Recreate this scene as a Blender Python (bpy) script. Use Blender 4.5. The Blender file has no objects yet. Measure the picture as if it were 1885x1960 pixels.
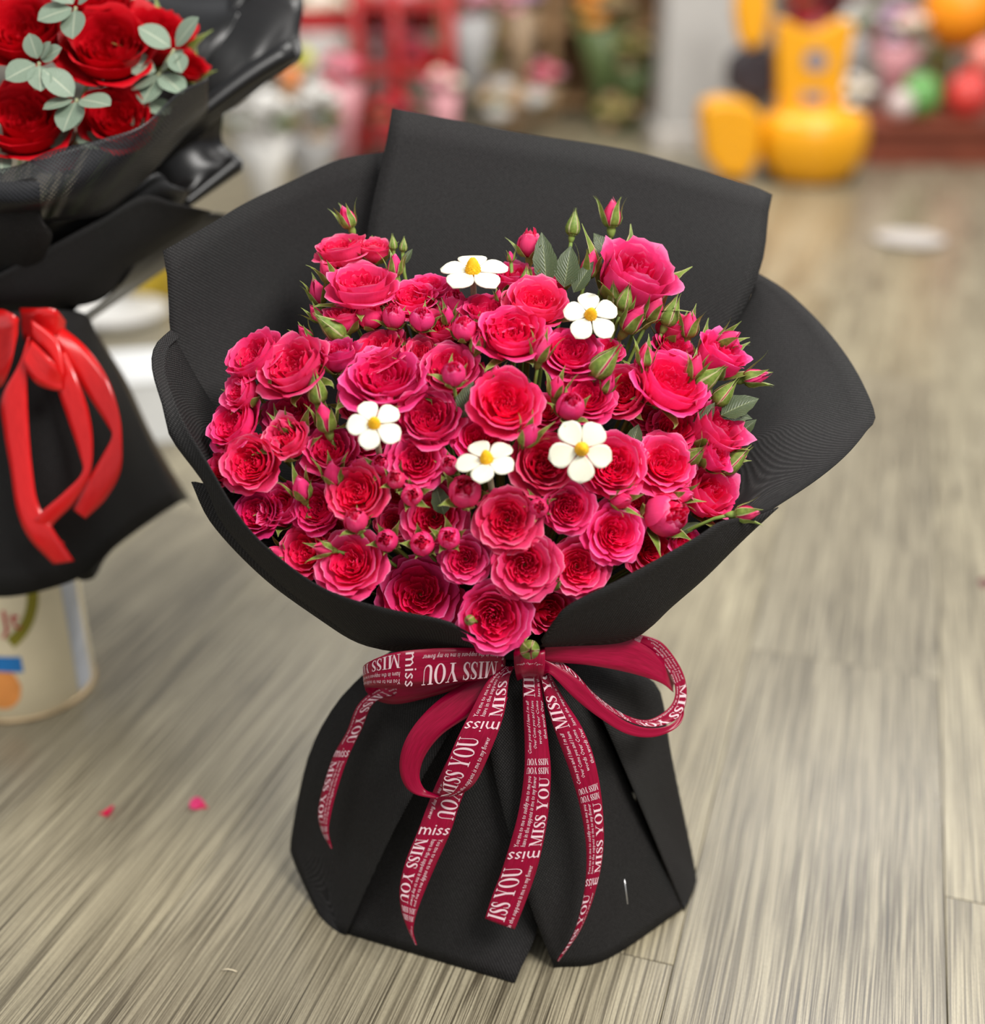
import bpy, math, random
from mathutils import Vector, Matrix

# ------------------------------------------------------------------ camera, world, lights
SC = bpy.context.scene
COL = SC.collection
FPX, PITCH, CAMH = 2337.0, math.radians(25.8), 0.9
cam_d = bpy.data.cameras.new('camera')
cam = bpy.data.objects.new('camera', cam_d); COL.objects.link(cam)
cam.location = (0, 0, CAMH)
cam.rotation_euler = (math.pi/2 - PITCH, 0, 0)
cam_d.sensor_fit = 'HORIZONTAL'; cam_d.sensor_width = 36.0
cam_d.lens = 36.0*FPX/1885.0
cam_d.clip_start = 0.05
cam_d.dof.use_dof = True
cam_d.dof.focus_distance = 1.08
cam_d.dof.aperture_fstop = cam_d.lens/1000.0/0.028
SC.camera = cam
SC.view_settings.view_transform = 'Standard'
SC.view_settings.look = 'None'
SC.view_settings.exposure = 0.38
SC.view_settings.gamma = 1.0
SC.view_settings.use_curve_mapping = False

world = bpy.data.worlds.new('world'); SC.world = world
world.use_nodes = True
world.node_tree.nodes['Background'].inputs[0].default_value = (0.93, 0.96, 1.0, 1)
world.node_tree.nodes['Background'].inputs[1].default_value = 0.42

def area(name, loc, target, sx, sy, watts, col=(1, 0.97, 0.93)):
    d = bpy.data.lights.new(name, 'AREA'); d.shape = 'RECTANGLE'
    d.size, d.size_y, d.energy, d.color = sx, sy, watts, col
    o = bpy.data.objects.new(name, d); COL.objects.link(o)
    o.location = loc
    o.rotation_euler = (Vector(target)-Vector(loc)).to_track_quat('-Z', 'Y').to_euler()
    return o
area('ceiling_lamp', (1.3, -0.1, 2.6), (0.3, 0.95, 0.35), 1.2, 0.6, 82)
area('ceiling_lamp', (-1.0, 0.0, 2.7), (-0.3, 1.1, 0.3), 1.2, 0.4, 14)
area('ceiling_lamp', (1.2, 2.6, 2.7), (1.2, 2.6, 0), 1.2, 0.5, 42)
area('ceiling_lamp', (-0.3, 4.6, 2.7), (-0.1, 5.8, 0), 1.4, 0.5, 42)
area('ceiling_lamp', (1.6, 4.2, 2.7), (1.6, 4.8, 0), 1.2, 0.5, 34)

# ------------------------------------------------------------------ pixel -> world
CAMP = Vector((0, 0, CAMH))
RIGHT = Vector((1, 0, 0)); UP = Vector((0, math.sin(PITCH), math.cos(PITCH)))
FWD = Vector((0, math.cos(PITCH), -math.sin(PITCH)))
def ray(u, v): return FWD + RIGHT*((u-942.5)/FPX) - UP*((v-980.0)/FPX)
def at(u, v, y):                       # the point on the pixel's ray at world distance y
    d = ray(u, v); return CAMP + d*(y/d.y)
def ground(u, v, z=0.0):               # the point where the pixel's ray meets height z
    d = ray(u, v); return CAMP + d*((z-CAMH)/d.z)
def depth(P): return (P-CAMP).dot(FWD)
def pt(c):                             # ('w',x,y,z) | (u,v,'F') on the floor | (u,v,Y)
    if c[0] == 'w': return Vector(c[1:])
    if c[2] == 'F': return ground(c[0], c[1], 0.0015)
    return at(*c)
def smooth(x): x = max(0.0, min(1.0, x)); return x*x*(3-2*x)
def cr(P, t):                          # Catmull-Rom through a list of points, t in 0..1
    n = len(P)-1
    if n == 0: return P[0]
    x = max(0.0, min(0.999999, t))*n; i = int(x); f = x-i
    p1, p2 = P[i], P[i+1]
    p0 = P[i-1] if i > 0 else p1*2-p2
    p3 = P[i+2] if i+2 <= n else p2*2-p1
    return (p1*2 + (p2-p0)*f + (p0*2-p1*5+p2*4-p3)*f*f + (p1*3-p0-p2*3+p3)*f*f*f)*0.5
def resample(P, n):
    S = [cr(P, k/(24.0*(len(P)-1))) for k in range(24*(len(P)-1)+1)] if len(P) > 1 else P
    if len(P) == 1: return [P[0]]*n
    L = [0.0]
    for a, b in zip(S, S[1:]): L.append(L[-1]+(b-a).length)
    out, j = [], 0
    for k in range(n):
        s = L[-1]*k/(n-1)
        while j < len(L)-2 and L[j+1] < s: j += 1
        f = (s-L[j])/max(1e-9, L[j+1]-L[j])
        out.append(S[j].lerp(S[j+1], f))
    return out

# ------------------------------------------------------------------ objects
def mesh(name, V, F, mat, uv=None, smooth_=True):
    me = bpy.data.meshes.new(name)
    me.from_pydata([tuple(v) for v in V], [], F)
    if uv:
        l = me.uv_layers.new(name='uv')
        for p in me.polygons:
            for li in p.loop_indices: l.data[li].uv = uv[me.loops[li].vertex_index]
    if smooth_: me.polygons.foreach_set('use_smooth', [True]*len(me.polygons))
    if mat: me.materials.append(mat)
    return me
def link(name, me, parent=None, loc=None):
    o = bpy.data.objects.new(name, me); COL.objects.link(o)
    if parent: o.parent = parent
    if loc is not None: o.location = loc
    return o
def part(name, V, F, mat, parent=None, uv=None, smooth_=True, inv=None, solid=0, bevel=0, sub=0):
    """a mesh given in world coordinates, put under its thing"""
    if inv is None and parent is not None:
        inv = Matrix.Translation(-parent.location)
    if inv is not None: V = [inv @ Vector(v) for v in V]
    o = link(name, mesh(name, V, F, mat, uv, smooth_), parent)
    if bevel:
        m = o.modifiers.new('bevel', 'BEVEL'); m.width = bevel; m.segments = 2; m.limit_method = 'ANGLE'
    if solid:
        m = o.modifiers.new('solid', 'SOLIDIFY'); m.thickness = solid; m.offset = 0
    if sub:
        m = o.modifiers.new('sub', 'SUBSURF'); m.levels = sub; m.render_levels = sub
    return o
def tag(o, label=None, cat=None, group=None, kind=None):
    if label: o['label'] = label
    if cat: o['category'] = cat
    if group: o['group'] = group
    if kind: o['kind'] = kind
    return o
def thing(name, loc, label, cat, group=None):
    o = bpy.data.objects.new(name, None); COL.objects.link(o)
    o.location = loc; o.empty_display_size = 0.02
    return tag(o, label, cat, group)
def origin_to(o, p):                   # move a top-level mesh's origin to its base
    p = Vector(p); o.data.transform(Matrix.Translation(-p)); o.location = p; return o

class MB:                              # collects simple shapes into one mesh
    def __init__(s): s.V, s.F = [], []
    def add(s, V, F):
        b = len(s.V); s.V += [Vector(v) for v in V]; s.F += [[i+b for i in f] for f in F]; return s
    def box(s, c, d, rz=0):
        x, y, z = d[0]/2, d[1]/2, d[2]/2; R = Matrix.Rotation(rz, 3, 'Z')
        V = [Vector(c)+R @ Vector((a*x, b*y, e*z)) for a in (-1, 1) for b in (-1, 1) for e in (-1, 1)]
        return s.add(V, [(0, 1, 3, 2), (4, 6, 7, 5), (0, 4, 5, 1), (2, 3, 7, 6), (0, 2, 6, 4), (1, 5, 7, 3)])
    def tube(s, P, r, n=6, r1=None):
        P = [Vector(p) for p in P]; b = len(s.V); m = len(P)
        for k, p in enumerate(P):
            d = (P[min(k+1, m-1)]-P[max(k-1, 0)]).normalized()
            a = d.orthogonal().normalized() if k == 0 else (a-d*a.dot(d)).normalized()
            c = d.cross(a); rr = r if r1 is None else r+(r1-r)*k/(m-1)
            for i in range(n):
                t = 2*math.pi*i/n; s.V.append(p+(a*math.cos(t)+c*math.sin(t))*rr)
        for k in range(m-1):
            for i in range(n):
                j = (i+1) % n; s.F.append([b+k*n+i, b+k*n+j, b+(k+1)*n+j, b+(k+1)*n+i])
        s.F.append([b+i for i in range(n)][::-1]); s.F.append([b+(m-1)*n+i for i in range(n)])
        return s
    def lathe(s, c, prof, n=20, squash=(1, 1), M=None):
        b = len(s.V); c = Vector(c)
        for r, z in prof:
            for i in range(n):
                t = 2*math.pi*i/n; v = Vector((r*math.cos(t)*squash[0], r*math.sin(t)*squash[1], z))
                s.V.append(c+(M @ v if M else v))
        for k in range(len(prof)-1):
            for i in range(n):
                j = (i+1) % n; s.F.append([b+k*n+i, b+k*n+j, b+(k+1)*n+j, b+(k+1)*n+i])
        s.F.append([b+i for i in range(n)][::-1])
        m = len(prof)-1; s.F.append([b+m*n+i for i in range(n)])
        return s
    def ball(s, c, r, n=10, m=7, sq=(1, 1, 1), lump=0, rnd=None):
        b = len(s.V); c = Vector(c)
        for k in range(m+1):
            p = math.pi*k/m
            for i in range(n):
                t = 2*math.pi*i/n; q = r*(1+(rnd.uniform(-lump, lump) if lump else 0))
                s.V.append(c+Vector((math.sin(p)*math.cos(t)*sq[0], math.sin(p)*math.sin(t)*sq[1], math.cos(p)*sq[2]))*q)
        for k in range(m):
            for i in range(n):
                j = (i+1) % n; s.F.append([b+k*n+i, b+(k+1)*n+i, b+(k+1)*n+j, b+k*n+j])
        return s
    def part(s, name, mat, parent=None, **k): return part(name, s.V, s.F, mat, parent, **k)

# ------------------------------------------------------------------ materials
class NT:
    def __init__(s, name):
        s.m = bpy.data.materials.new(name); s.m.use_nodes = True
        s.t = s.m.node_tree; s.n = s.t.nodes
        s.bsdf = s.n['Principled BSDF']; s.out = s.n['Material Output']
    def node(s, kind, **k):
        n = s.n.new(kind)
        for a, v in k.items():
            if a.startswith('i_'): n.inputs[a[2:].replace('_', ' ')].default_value = v
            else: setattr(n, a, v)
        return n
    def l(s, a, b): s.t.links.new(a, b)
    def ramp(s, fac, stops, interp='LINEAR'):
        r = s.node('ShaderNodeValToRGB'); r.color_ramp.interpolation = interp
        e = r.color_ramp.elements
        while len(e) < len(stops): e.new(0.5)
        for x, (p, c) in zip(e, stops): x.position = p; x.color = (*c, 1) if len(c) == 3 else c
        s.l(fac, r.inputs[0]); return r.outputs[0]
    def math(s, op, a, b=None):
        n = s.node('ShaderNodeMath', operation=op)
        for i, x in enumerate((a, b)):
            if x is None: continue
            if isinstance(x, (int, float)): n.inputs[i].default_value = x
            else: s.l(x, n.inputs[i])
        return n.outputs[0]
    def mix(s, fac, a, b, mode='MIX'):
        n = s.node('ShaderNodeMix', data_type='RGBA', blend_type=mode)
        for i, x in ((0, fac), (6, a), (7, b)):
            if isinstance(x, (int, float)): n.inputs[i].default_value = x
            elif isinstance(x, tuple): n.inputs[i].default_value = (*x, 1)
            else: s.l(x, n.inputs[i])
        return n.outputs[2]
    def noise(s, vec, scale, detail=3, rough=0.5, dist=0.0):
        n = s.node('ShaderNodeTexNoise'); n.inputs['Scale'].default_value = scale
        n.inputs['Detail'].default_value = detail; n.inputs['Roughness'].default_value = rough
        n.inputs['Distortion'].default_value = dist
        if vec is not None: s.l(vec, n.inputs['Vector'])
        return n.outputs['Fac']
    def mapping(s, vec, scale, loc=(0, 0, 0)):
        n = s.node('ShaderNodeMapping'); n.inputs['Scale'].default_value = scale
        n.inputs['Location'].default_value = loc; s.l(vec, n.inputs['Vector']); return n.outputs[0]
    def bump(s, h, strength, dist=0.001):
        n = s.node('ShaderNodeBump'); n.inputs['Strength'].default_value = strength
        n.inputs['Distance'].default_value = dist; s.l(h, n.inputs['Height']); s.l(n.outputs[0], s.bsdf.inputs['Normal'])
        return n.outputs[0]
    def set(s, col=None, rough=None, spec=None, metal=None, **k):
        b = s.bsdf.inputs
        if col is not None:
            if isinstance(col, tuple): b['Base Color'].default_value = (*col, 1)
            else: s.l(col, b['Base Color'])
        if rough is not None:
            if isinstance(rough, (int, float)): b['Roughness'].default_value = rough
            else: s.l(rough, b['Roughness'])
        if spec is not None: b['Specular IOR Level'].default_value = spec
        if metal is not None: b['Metallic'].default_value = metal
        return s
    def translucent(s, col, fac):
        t = s.node('ShaderNodeBsdfTranslucent')
        if isinstance(col, tuple): t.inputs[0].default_value = (*col, 1)
        else: s.l(col, t.inputs[0])
        m = s.node('ShaderNodeMixShader'); m.inputs[0].default_value = fac
        s.l(s.bsdf.outputs[0], m.inputs[1]); s.l(t.outputs[0], m.inputs[2]); s.l(m.outputs[0], s.out.inputs[0])
        return s

def plain(name, col, rough=0.5, spec=0.4, metal=0.0, var=0.15, scale=25.0):
    t = NT(name); tc = t.node('ShaderNodeTexCoord')
    n = t.noise(tc.outputs['Object'], scale, 3)
    lo = tuple(c*(1-var) for c in col); hi = tuple(min(1, c*(1+var)) for c in col)
    t.set(t.ramp(n, [(0.3, lo), (0.7, hi)]), rough, spec, metal)
    return t.m

def petal_mat(name, deep, mid, edge, trans, rough=0.55):
    t = NT(name); tc = t.node('ShaderNodeTexCoord'); sp = t.node('ShaderNodeSeparateXYZ')
    t.l(tc.outputs['UV'], sp.inputs[0])
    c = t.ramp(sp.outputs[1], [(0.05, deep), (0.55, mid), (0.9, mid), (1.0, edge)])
    oi = t.node('ShaderNodeObjectInfo')
    c = t.mix(1.0, c, oi.outputs['Color'], 'MULTIPLY')
    veins = t.noise(t.mapping(tc.outputs['UV'], (38, 3, 1)), 1.0, 3)
    c2 = t.mix(0.35, c, t.mix(1.0, c, t.ramp(veins, [(0.3, (0.7, 0.6, 0.65)), (0.7, (1, 1, 1))]), 'MULTIPLY'))
    t.set(c2, rough, 0.25)
    t.bump(veins, 0.25, 0.0008)
    t.bsdf.inputs['Sheen Weight'].default_value = 0.0
    t.translucent(c, trans)
    return t.m
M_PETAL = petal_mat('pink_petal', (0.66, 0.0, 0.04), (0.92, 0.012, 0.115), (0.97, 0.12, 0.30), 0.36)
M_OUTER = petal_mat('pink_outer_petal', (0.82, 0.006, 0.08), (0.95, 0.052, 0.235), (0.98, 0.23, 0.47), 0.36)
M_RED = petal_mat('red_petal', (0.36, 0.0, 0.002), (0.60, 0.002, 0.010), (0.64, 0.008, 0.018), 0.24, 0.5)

def sepal_mat():
    t = NT('sepal_green'); tc = t.node('ShaderNodeTexCoord'); sp = t.node('ShaderNodeSeparateXYZ')
    t.l(tc.outputs['UV'], sp.inputs[0])
    d = t.math('ABSOLUTE', t.math('SUBTRACT', sp.outputs[0], 0.5))
    n = t.noise(tc.outputs['Object'], 2.0, 2)
    g = t.ramp(n, [(0.3, (0.10, 0.17, 0.025)), (0.7, (0.24, 0.33, 0.06))])
    e = t.ramp(d, [(0.36, (0, 0, 0)), (0.47, (1, 1, 1))])
    t.set(t.mix(e, g, (0.56, 0.50, 0.26)), 0.5, 0.3)
    t.translucent((0.25, 0.35, 0.06), 0.15)
    return t.m
M_SEPAL = sepal_mat()
M_STEM = plain('stem_green', (0.16, 0.24, 0.045), 0.5, 0.3)
M_CALYX = plain('calyx_green', (0.20, 0.29, 0.06), 0.45, 0.35)
def leaf_mat(name, a, b, rib):
    t = NT(name); tc = t.node('ShaderNodeTexCoord'); sp = t.node('ShaderNodeSeparateXYZ')
    t.l(tc.outputs['UV'], sp.inputs[0])
    d = t.math('ABSOLUTE', t.math('SUBTRACT', sp.outputs[0], 0.5))
    w = t.math('SINE', t.math('MULTIPLY', t.math('ADD', sp.outputs[1], t.math('MULTIPLY', d, -0.7)), 70.0))
    n = t.noise(tc.outputs['Object'], 60, 3)
    c = t.ramp(n, [(0.3, a), (0.7, b)])
    e = t.ramp(d, [(0.015, (1, 1, 1)), (0.04, (0, 0, 0))])
    t.set(t.mix(e, c, rib), 0.42, 0.4); t.bump(w, 0.25, 0.0006); t.translucent(b, 0.12)
    return t.m
M_LEAF = leaf_mat('rose_leaf_green', (0.036, 0.056, 0.020), (0.075, 0.102, 0.040), (0.14, 0.17, 0.075))
M_EUC = leaf_mat('eucalyptus_leaf', (0.15, 0.21, 0.15), (0.25, 0.32, 0.235), (0.38, 0.42, 0.31))
M_WHITE = plain('white_foam_petal', (0.67, 0.65, 0.52), 0.6, 0.2, var=0.04)
def yellow_mat():
    t = NT('yellow_flower_centre'); tc = t.node('ShaderNodeTexCoord')
    n = t.node('ShaderNodeTexVoronoi'); n.inputs['Scale'].default_value = 9.0
    t.l(tc.outputs['Object'], n.inputs['Vector'])
    t.set(t.ramp(n.outputs['Distance'], [(0.0, (0.92, 0.60, 0.03)), (0.6, (0.80, 0.40, 0.01))]), 0.6, 0.2)
    return t.m
M_YELLOW = yellow_mat()

def paper_mat(name, lo, hi, pitch, rough, bump, spec=0.35):
    t = NT(name); tc = t.node('ShaderNodeTexCoord'); sp = t.node('ShaderNodeSeparateXYZ')
    t.l(tc.outputs['UV'], sp.inputs[0])
    k = 2*math.pi/pitch
    a = t.math('SINE', t.math('MULTIPLY', sp.outputs[0], k))
    b = t.math('SINE', t.math('MULTIPLY', sp.outputs[1], k*1.25))
    w = t.math('ADD', t.math('MULTIPLY', t.math('MULTIPLY', a, b), 0.5), 0.5)
    n = t.noise(tc.outputs['UV'], 900, 2, 0.6)
    w2 = t.math('MULTIPLY', w, n)
    big = t.noise(tc.outputs['UV'], 9, 2)
    c = t.ramp(w2, [(0.25, lo), (0.62, hi)])
    c = t.mix(0.25, c, t.ramp(big, [(0.35, (0.010, 0.006, 0.0065)), (0.65, (0.009, 0.009, 0.008))]))
    t.set(c, rough, spec); t.bump(w, bump, 0.0006)
    return t.m
M_PAPER = paper_mat('black_woven_paper', (0.0045, 0.0043, 0.0042), (0.066, 0.064, 0.062), 0.0034, 0.68, 0.8, 0.22)
M_GLOSS = paper_mat('black_glossy_wrap', (0.003, 0.003, 0.003), (0.006, 0.006, 0.006), 0.02, 0.36, 0.03, 0.4)
def net_mat():
    t = NT('black_netting'); tc = t.node('ShaderNodeTexCoord'); sp = t.node('ShaderNodeSeparateXYZ')
    t.l(tc.outputs['UV'], sp.inputs[0]); k = 2*math.pi/0.0042
    p = t.math('ADD', sp.outputs[0], sp.outputs[1]); q = t.math('SUBTRACT', sp.outputs[0], sp.outputs[1])
    m = t.math('MAXIMUM', t.math('SINE', t.math('MULTIPLY', p, k)), t.math('SINE', t.math('MULTIPLY', q, k)))
    a = t.math('GREATER_THAN', m, 0.45)
    t.set((0.012, 0.012, 0.014), 0.4, 0.5)
    a = t.math('ADD', t.math('MULTIPLY', a, 0.6), 0.3)
    t.l(a, t.bsdf.inputs['Alpha'])
    return t.m
M_NET = net_mat()
def satin(name, col, hi, rough=0.32, spec=0.55):
    t = NT(name); tc = t.node('ShaderNodeTexCoord')
    n = t.noise(t.mapping(tc.outputs['UV'], (900, 60, 1)), 1.0, 2)
    t.set(t.ramp(n, [(0.3, col), (0.7, hi)]), rough, spec)
    t.bump(n, 0.08, 0.0003)
    return t.m
M_RIB = satin('burgundy_satin', (0.20, 0.0, 0.018), (0.28, 0.001, 0.030), 0.3, 0.25)
M_RIBHEM = plain('burgundy_hem', (0.20, 0.0, 0.02), 0.5)
M_REDRIB = satin('red_satin', (0.56, 0.004, 0.005), (0.70, 0.010, 0.010), 0.22)
M_PRINT = plain('pale_print', (0.72, 0.52, 0.55), 0.55, 0.2, var=0.06)

def floor_mat():
    t = NT('greige_wood_plank'); tc = t.node('ShaderNodeTexCoord'); oi = t.node('ShaderNodeObjectInfo')
    off = t.node('ShaderNodeVectorMath', operation='SCALE'); t.l(oi.outputs['Location'], off.inputs[0])
    off.inputs['Scale'].default_value = 7.3
    ad = t.node('ShaderNodeVectorMath', operation='ADD'); t.l(tc.outputs['Object'], ad.inputs[0]); t.l(off.outputs[0], ad.inputs[1])
    v = ad.outputs[0]
    wob = t.node('ShaderNodeTexNoise'); wob.inputs['Scale'].default_value = 3.0; t.l(t.mapping(v, (3, 1, 1)), wob.inputs['Vector'])
    wm = t.node('ShaderNodeVectorMath', operation='SCALE'); wm.inputs['Scale'].default_value = 0.010
    t.l(wob.outputs['Color'], wm.inputs[0])
    a2 = t.node('ShaderNodeVectorMath', operation='ADD'); t.l(v, a2.inputs[0]); t.l(wm.outputs[0], a2.inputs[1]); v2 = a2.outputs[0]
    fine = t.noise(t.mapping(v2, (620, 6.0, 1)), 1.0, 3, 0.6)
    mid = t.noise(t.mapping(v2, (270, 2.4, 1)), 1.0, 3, 0.6)
    broad = t.noise(t.mapping(v2, (16, 1.2, 1)), 1.0, 3, 0.55)
    spk = t.noise(t.mapping(v2, (900, 260, 1)), 1.0, 2)
    mask = t.ramp(t.noise(t.mapping(v2, (9, 0.8, 1)), 1.0, 2), [(0.38, (0, 0, 0)), (0.62, (1, 1, 1))])
    base = t.ramp(broad, [(0.25, (0.27, 0.235, 0.158)), (0.5, (0.36, 0.316, 0.214)), (0.75, (0.45, 0.402, 0.278))])
    g1 = t.ramp(mid, [(0.38, (0.22, 0.20, 0.18)), (0.52, (1, 1, 1))])
    g2 = t.ramp(fine, [(0.42, (0.17, 0.15, 0.135)), (0.54, (1, 1, 1))])
    c = t.mix(t.math('ADD', t.math('MULTIPLY', mask, 0.55), 0.40), base, t.mix(1.0, base, g2, 'MULTIPLY'))
    c = t.mix(0.7, c, t.mix(1.0, c, g1, 'MULTIPLY'))
    c = t.mix(0.3, c, t.mix(1.0, c, t.ramp(spk, [(0.35, (0.55, 0.52, 0.5)), (0.6, (1, 1, 1))]), 'MULTIPLY'))
    tone = t.ramp(oi.outputs['Random'], [(0.0, (0.84, 0.84, 0.86)), (0.5, (1, 1, 1)), (1.0, (1.0, 0.985, 0.93))])
    c = t.mix(1.0, c, tone, 'MULTIPLY')
    t.set(c, t.ramp(broad, [(0.3, (0.27,)*3), (0.7, (0.34,)*3)]), 0.5)
    t.bump(t.math('ADD', t.math('MULTIPLY', fine, 0.6), mid), 0.22, 0.0009)
    return t.m
M_FLOOR = floor_mat()
M_GAP = plain('plank_gap_dark', (0.03, 0.027, 0.022), 0.9)

# ------------------------------------------------------------------ floor of planks
AZ = math.radians(17.6)
PW, PL = 0.249, 1.22
def plank_mesh():
    w, l, b, h = PW/2-0.0004, PL/2-0.0004, 0.0006, 0.006
    V = [(-w, -l, -h), (w, -l, -h), (w, l, -h), (-w, l, -h), (-w, -l, -b), (w, -l, -b), (w, l, -b), (-w, l, -b),
         (-w+b, -l+b, 0), (w-b, -l+b, 0), (w-b, l-b, 0), (-w+b, l-b, 0)]
    F = [(8, 9, 10, 11)]
    for i in range(4):
        j = (i+1) % 4; F += [(i, j, 4+j, 4+i), (4+i, 4+j, 8+j, 8+i)]
    return mesh('plank', V, F, M_FLOOR, smooth_=False)
fl = MB().box((0.6, 4.2, -0.0085), (13, 10, 0.005)).part('floor', M_GAP, smooth_=False)
tag(fl, 'greige wood plank floor', 'floor', kind='structure')
rnd = random.Random(5)
pm = plank_mesh()
g = Vector((math.sin(AZ), math.cos(AZ), 0)); w_ = Vector((math.cos(AZ), -math.sin(AZ), 0))
c0 = -0.096                            # a lengthwise joint seen in the photograph
for k in range(-17, 17):
    mid = c0+(k+0.5)*PW
    off = {-1: 0.876, 1: 1.052, 0: 0.25, -2: 0.35, -3: 0.30, -4: 0.40, -5: 0.36}.get(k, rnd.uniform(0, PL))
    n0 = math.floor((0.3-off)/PL)
    for j in range(n0, n0+8):
        c = g*(off+(j+0.5)*PL)+w_*mid
        if c.y < -0.2 or c.y > 8.3 or abs(c.x-0.5) > 4.6: continue
        if abs(c.x-0.1) > 0.56*c.y+1.15: continue
        o = link('plank', pm, fl, c); o.rotation_euler = (0, 0, -AZ)

# ------------------------------------------------------------------ sheets of paper
def sheet(name, curves, mat, parent, nu=28, nv=14, solid=0.0011, wav=0.0, seed=1):
    C = [resample([pt(c) for c in cv], nu) for cv in curves]
    V, uv = [], []
    r = random.Random(seed); ph = [r.uniform(0, 6) for _ in range(4)]
    for j in range(nv):
        t = j/(nv-1)
        row = [cr([c[i] for c in C], t) for i in range(nu)]
        for i, p in enumerate(row):
            if wav:
                s = i/(nu-1)
                p = p+Vector((0, 1, 0))*wav*(math.sin(s*9+ph[0])*math.cos(t*5+ph[1])+0.5*math.sin(s*17+t*7+ph[2]))
            V.append(p)
    for j in range(nv):
        x = 0.0
        for i in range(nu):
            if i: x += (V[j*nu+i]-V[j*nu+i-1]).length
            y = sum((V[a*nu+i]-V[(a-1)*nu+i]).length for a in range(1, j+1))
            uv.append((x, y))
    F = [[j*nu+i, j*nu+i+1, (j+1)*nu+i+1, (j+1)*nu+i] for j in range(nv-1) for i in range(nu-1)]
    return part(name, V, F, mat, parent, uv=uv, solid=solid)

WR = thing('bouquet_wrapper', (0.02, 1.0, 0),
           'black woven paper wrapper standing on the floor around the pink roses', 'wrapping paper')
NB = [('w', -0.02, 1.045, 0.29), ('w', 0.05, 1.045, 0.29)]
sheet('paper_sheet', [
    [(738, 290, 1.245), (650, 305, 1.235), (560, 345, 1.215), (470, 388, 1.185), (400, 430, 1.155), (312, 480, 1.12)],
    [(735, 600, 1.18), (600, 640, 1.165), (480, 705, 1.12), (388, 790, 1.07)],
    [('w', 0.0, 1.045, 0.29), ('w', -0.03, 1.03, 0.29), ('w', -0.045, 1.0, 0.29)]], M_PAPER, WR)
sheet('paper_sheet', [
    [(1432, 512, 1.205), (1500, 553, 1.19), (1560, 608, 1.165), (1605, 660, 1.135), (1645, 722, 1.095), (1675, 795, 1.05),
     (1660, 822, 1.03), (1620, 870, 1.0), (1560, 920, 0.975), (1460, 986, 0.945)],
    [(1405, 620, 1.175), (1425, 720, 1.13), (1435, 800, 1.085), (1425, 880, 1.03), (1400, 955, 0.985), (1385, 1005, 0.95)],
    [('w', 0.04, 1.045, 0.29), ('w', 0.085, 1.0, 0.29), ('w', 0.065, 0.965, 0.29)]], M_PAPER, WR, nu=36)
sheet('paper_sheet', [
    [(750, 207, 1.235), (870, 230, 1.24), (1000, 255, 1.24), (1190, 285, 1.24), (1330, 322, 1.23), (1440, 357, 1.22), (1478, 373, 1.215)],
    [(705, 600, 1.15), (950, 600, 1.155), (1200, 620, 1.15), (1412, 612, 1.14)], NB], M_PAPER, WR)
NFL = [('w', -0.045, 1.0, 0.30), ('w', -0.035, 0.97, 0.30), ('w', 0.0, 0.955, 0.30), ('w', 0.02, 0.95, 0.30)]
LMID = [('w', -0.225, 1.05, 0.455), ('w', -0.205, 1.0, 0.425), ('w', -0.16, 0.965, 0.375), ('w', -0.10, 0.945, 0.33), ('w', -0.02, 0.935, 0.305), ('w', 0.02, 0.935, 0.30)]
lipL_rim = [(345, 646, 1.055), (322, 668, 1.03), (318, 718, 1.0), (346, 795, 0.968), (395, 882, 0.938), (470, 1005, 0.915), (560, 1088, 0.902),
            (640, 1136, 0.892), (740, 1165, 0.886), (850, 1187, 0.883), (900, 1213, 0.886), (985, 1243, 0.897)]
lipL_low = [(335, 650, 1.05), (307, 684, 1.02), (304, 728, 0.995), (325, 800, 0.972), (337, 850, 0.962), (402, 938, 0.95), (436, 1012, 0.945),
            (530, 1112, 0.937), (620, 1180, 0.93), (690, 1226, 0.925), (760, 1239, 0.918), (870, 1242, 0.91), (985, 1247, 0.905)]
sheet('paper_sheet', [lipL_rim, lipL_low, LMID, NFL], M_PAPER, WR, nu=44, nv=22)
# second layer showing just below the left lip
sheet('paper_sheet', [
    [(400, 925, 0.953), (440, 1000, 0.943), (500, 1066, 0.933), (590, 1128, 0.921), (690, 1180, 0.911), (800, 1205, 0.905), (900, 1226, 0.903)],
    [(405, 950, 0.962), (438, 1020, 0.955), (530, 1118, 0.946), (620, 1187, 0.938), (690, 1231, 0.933), (760, 1246, 0.925), (900, 1250, 0.918)],
    [('w', -0.04, 1.0, 0.297), ('w', -0.03, 0.97, 0.297), ('w', 0.0, 0.958, 0.297)]], M_PAPER, WR, nu=36)
sheet('paper_sheet', [
    [(1460, 984, 0.947), (1420, 991, 0.935), (1376, 1000, 0.922), (1330, 1030, 0.909), (1200, 1102, 0.89), (1092, 1156, 0.881), (1058, 1192, 0.884), (1035, 1226, 0.893)],
    [(1460, 990, 0.953), (1410, 1042, 0.948), (1340, 1113, 0.942), (1280, 1166, 0.936), (1230, 1212, 0.93), (1180, 1226, 0.924), (1100, 1233, 0.914), (1035, 1236, 0.902)],
    [('w', 0.075, 0.985, 0.30), ('w', 0.055, 0.96, 0.30), ('w', 0.025, 0.95, 0.30)]], M_PAPER, WR, nu=40, nv=16)
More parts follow.
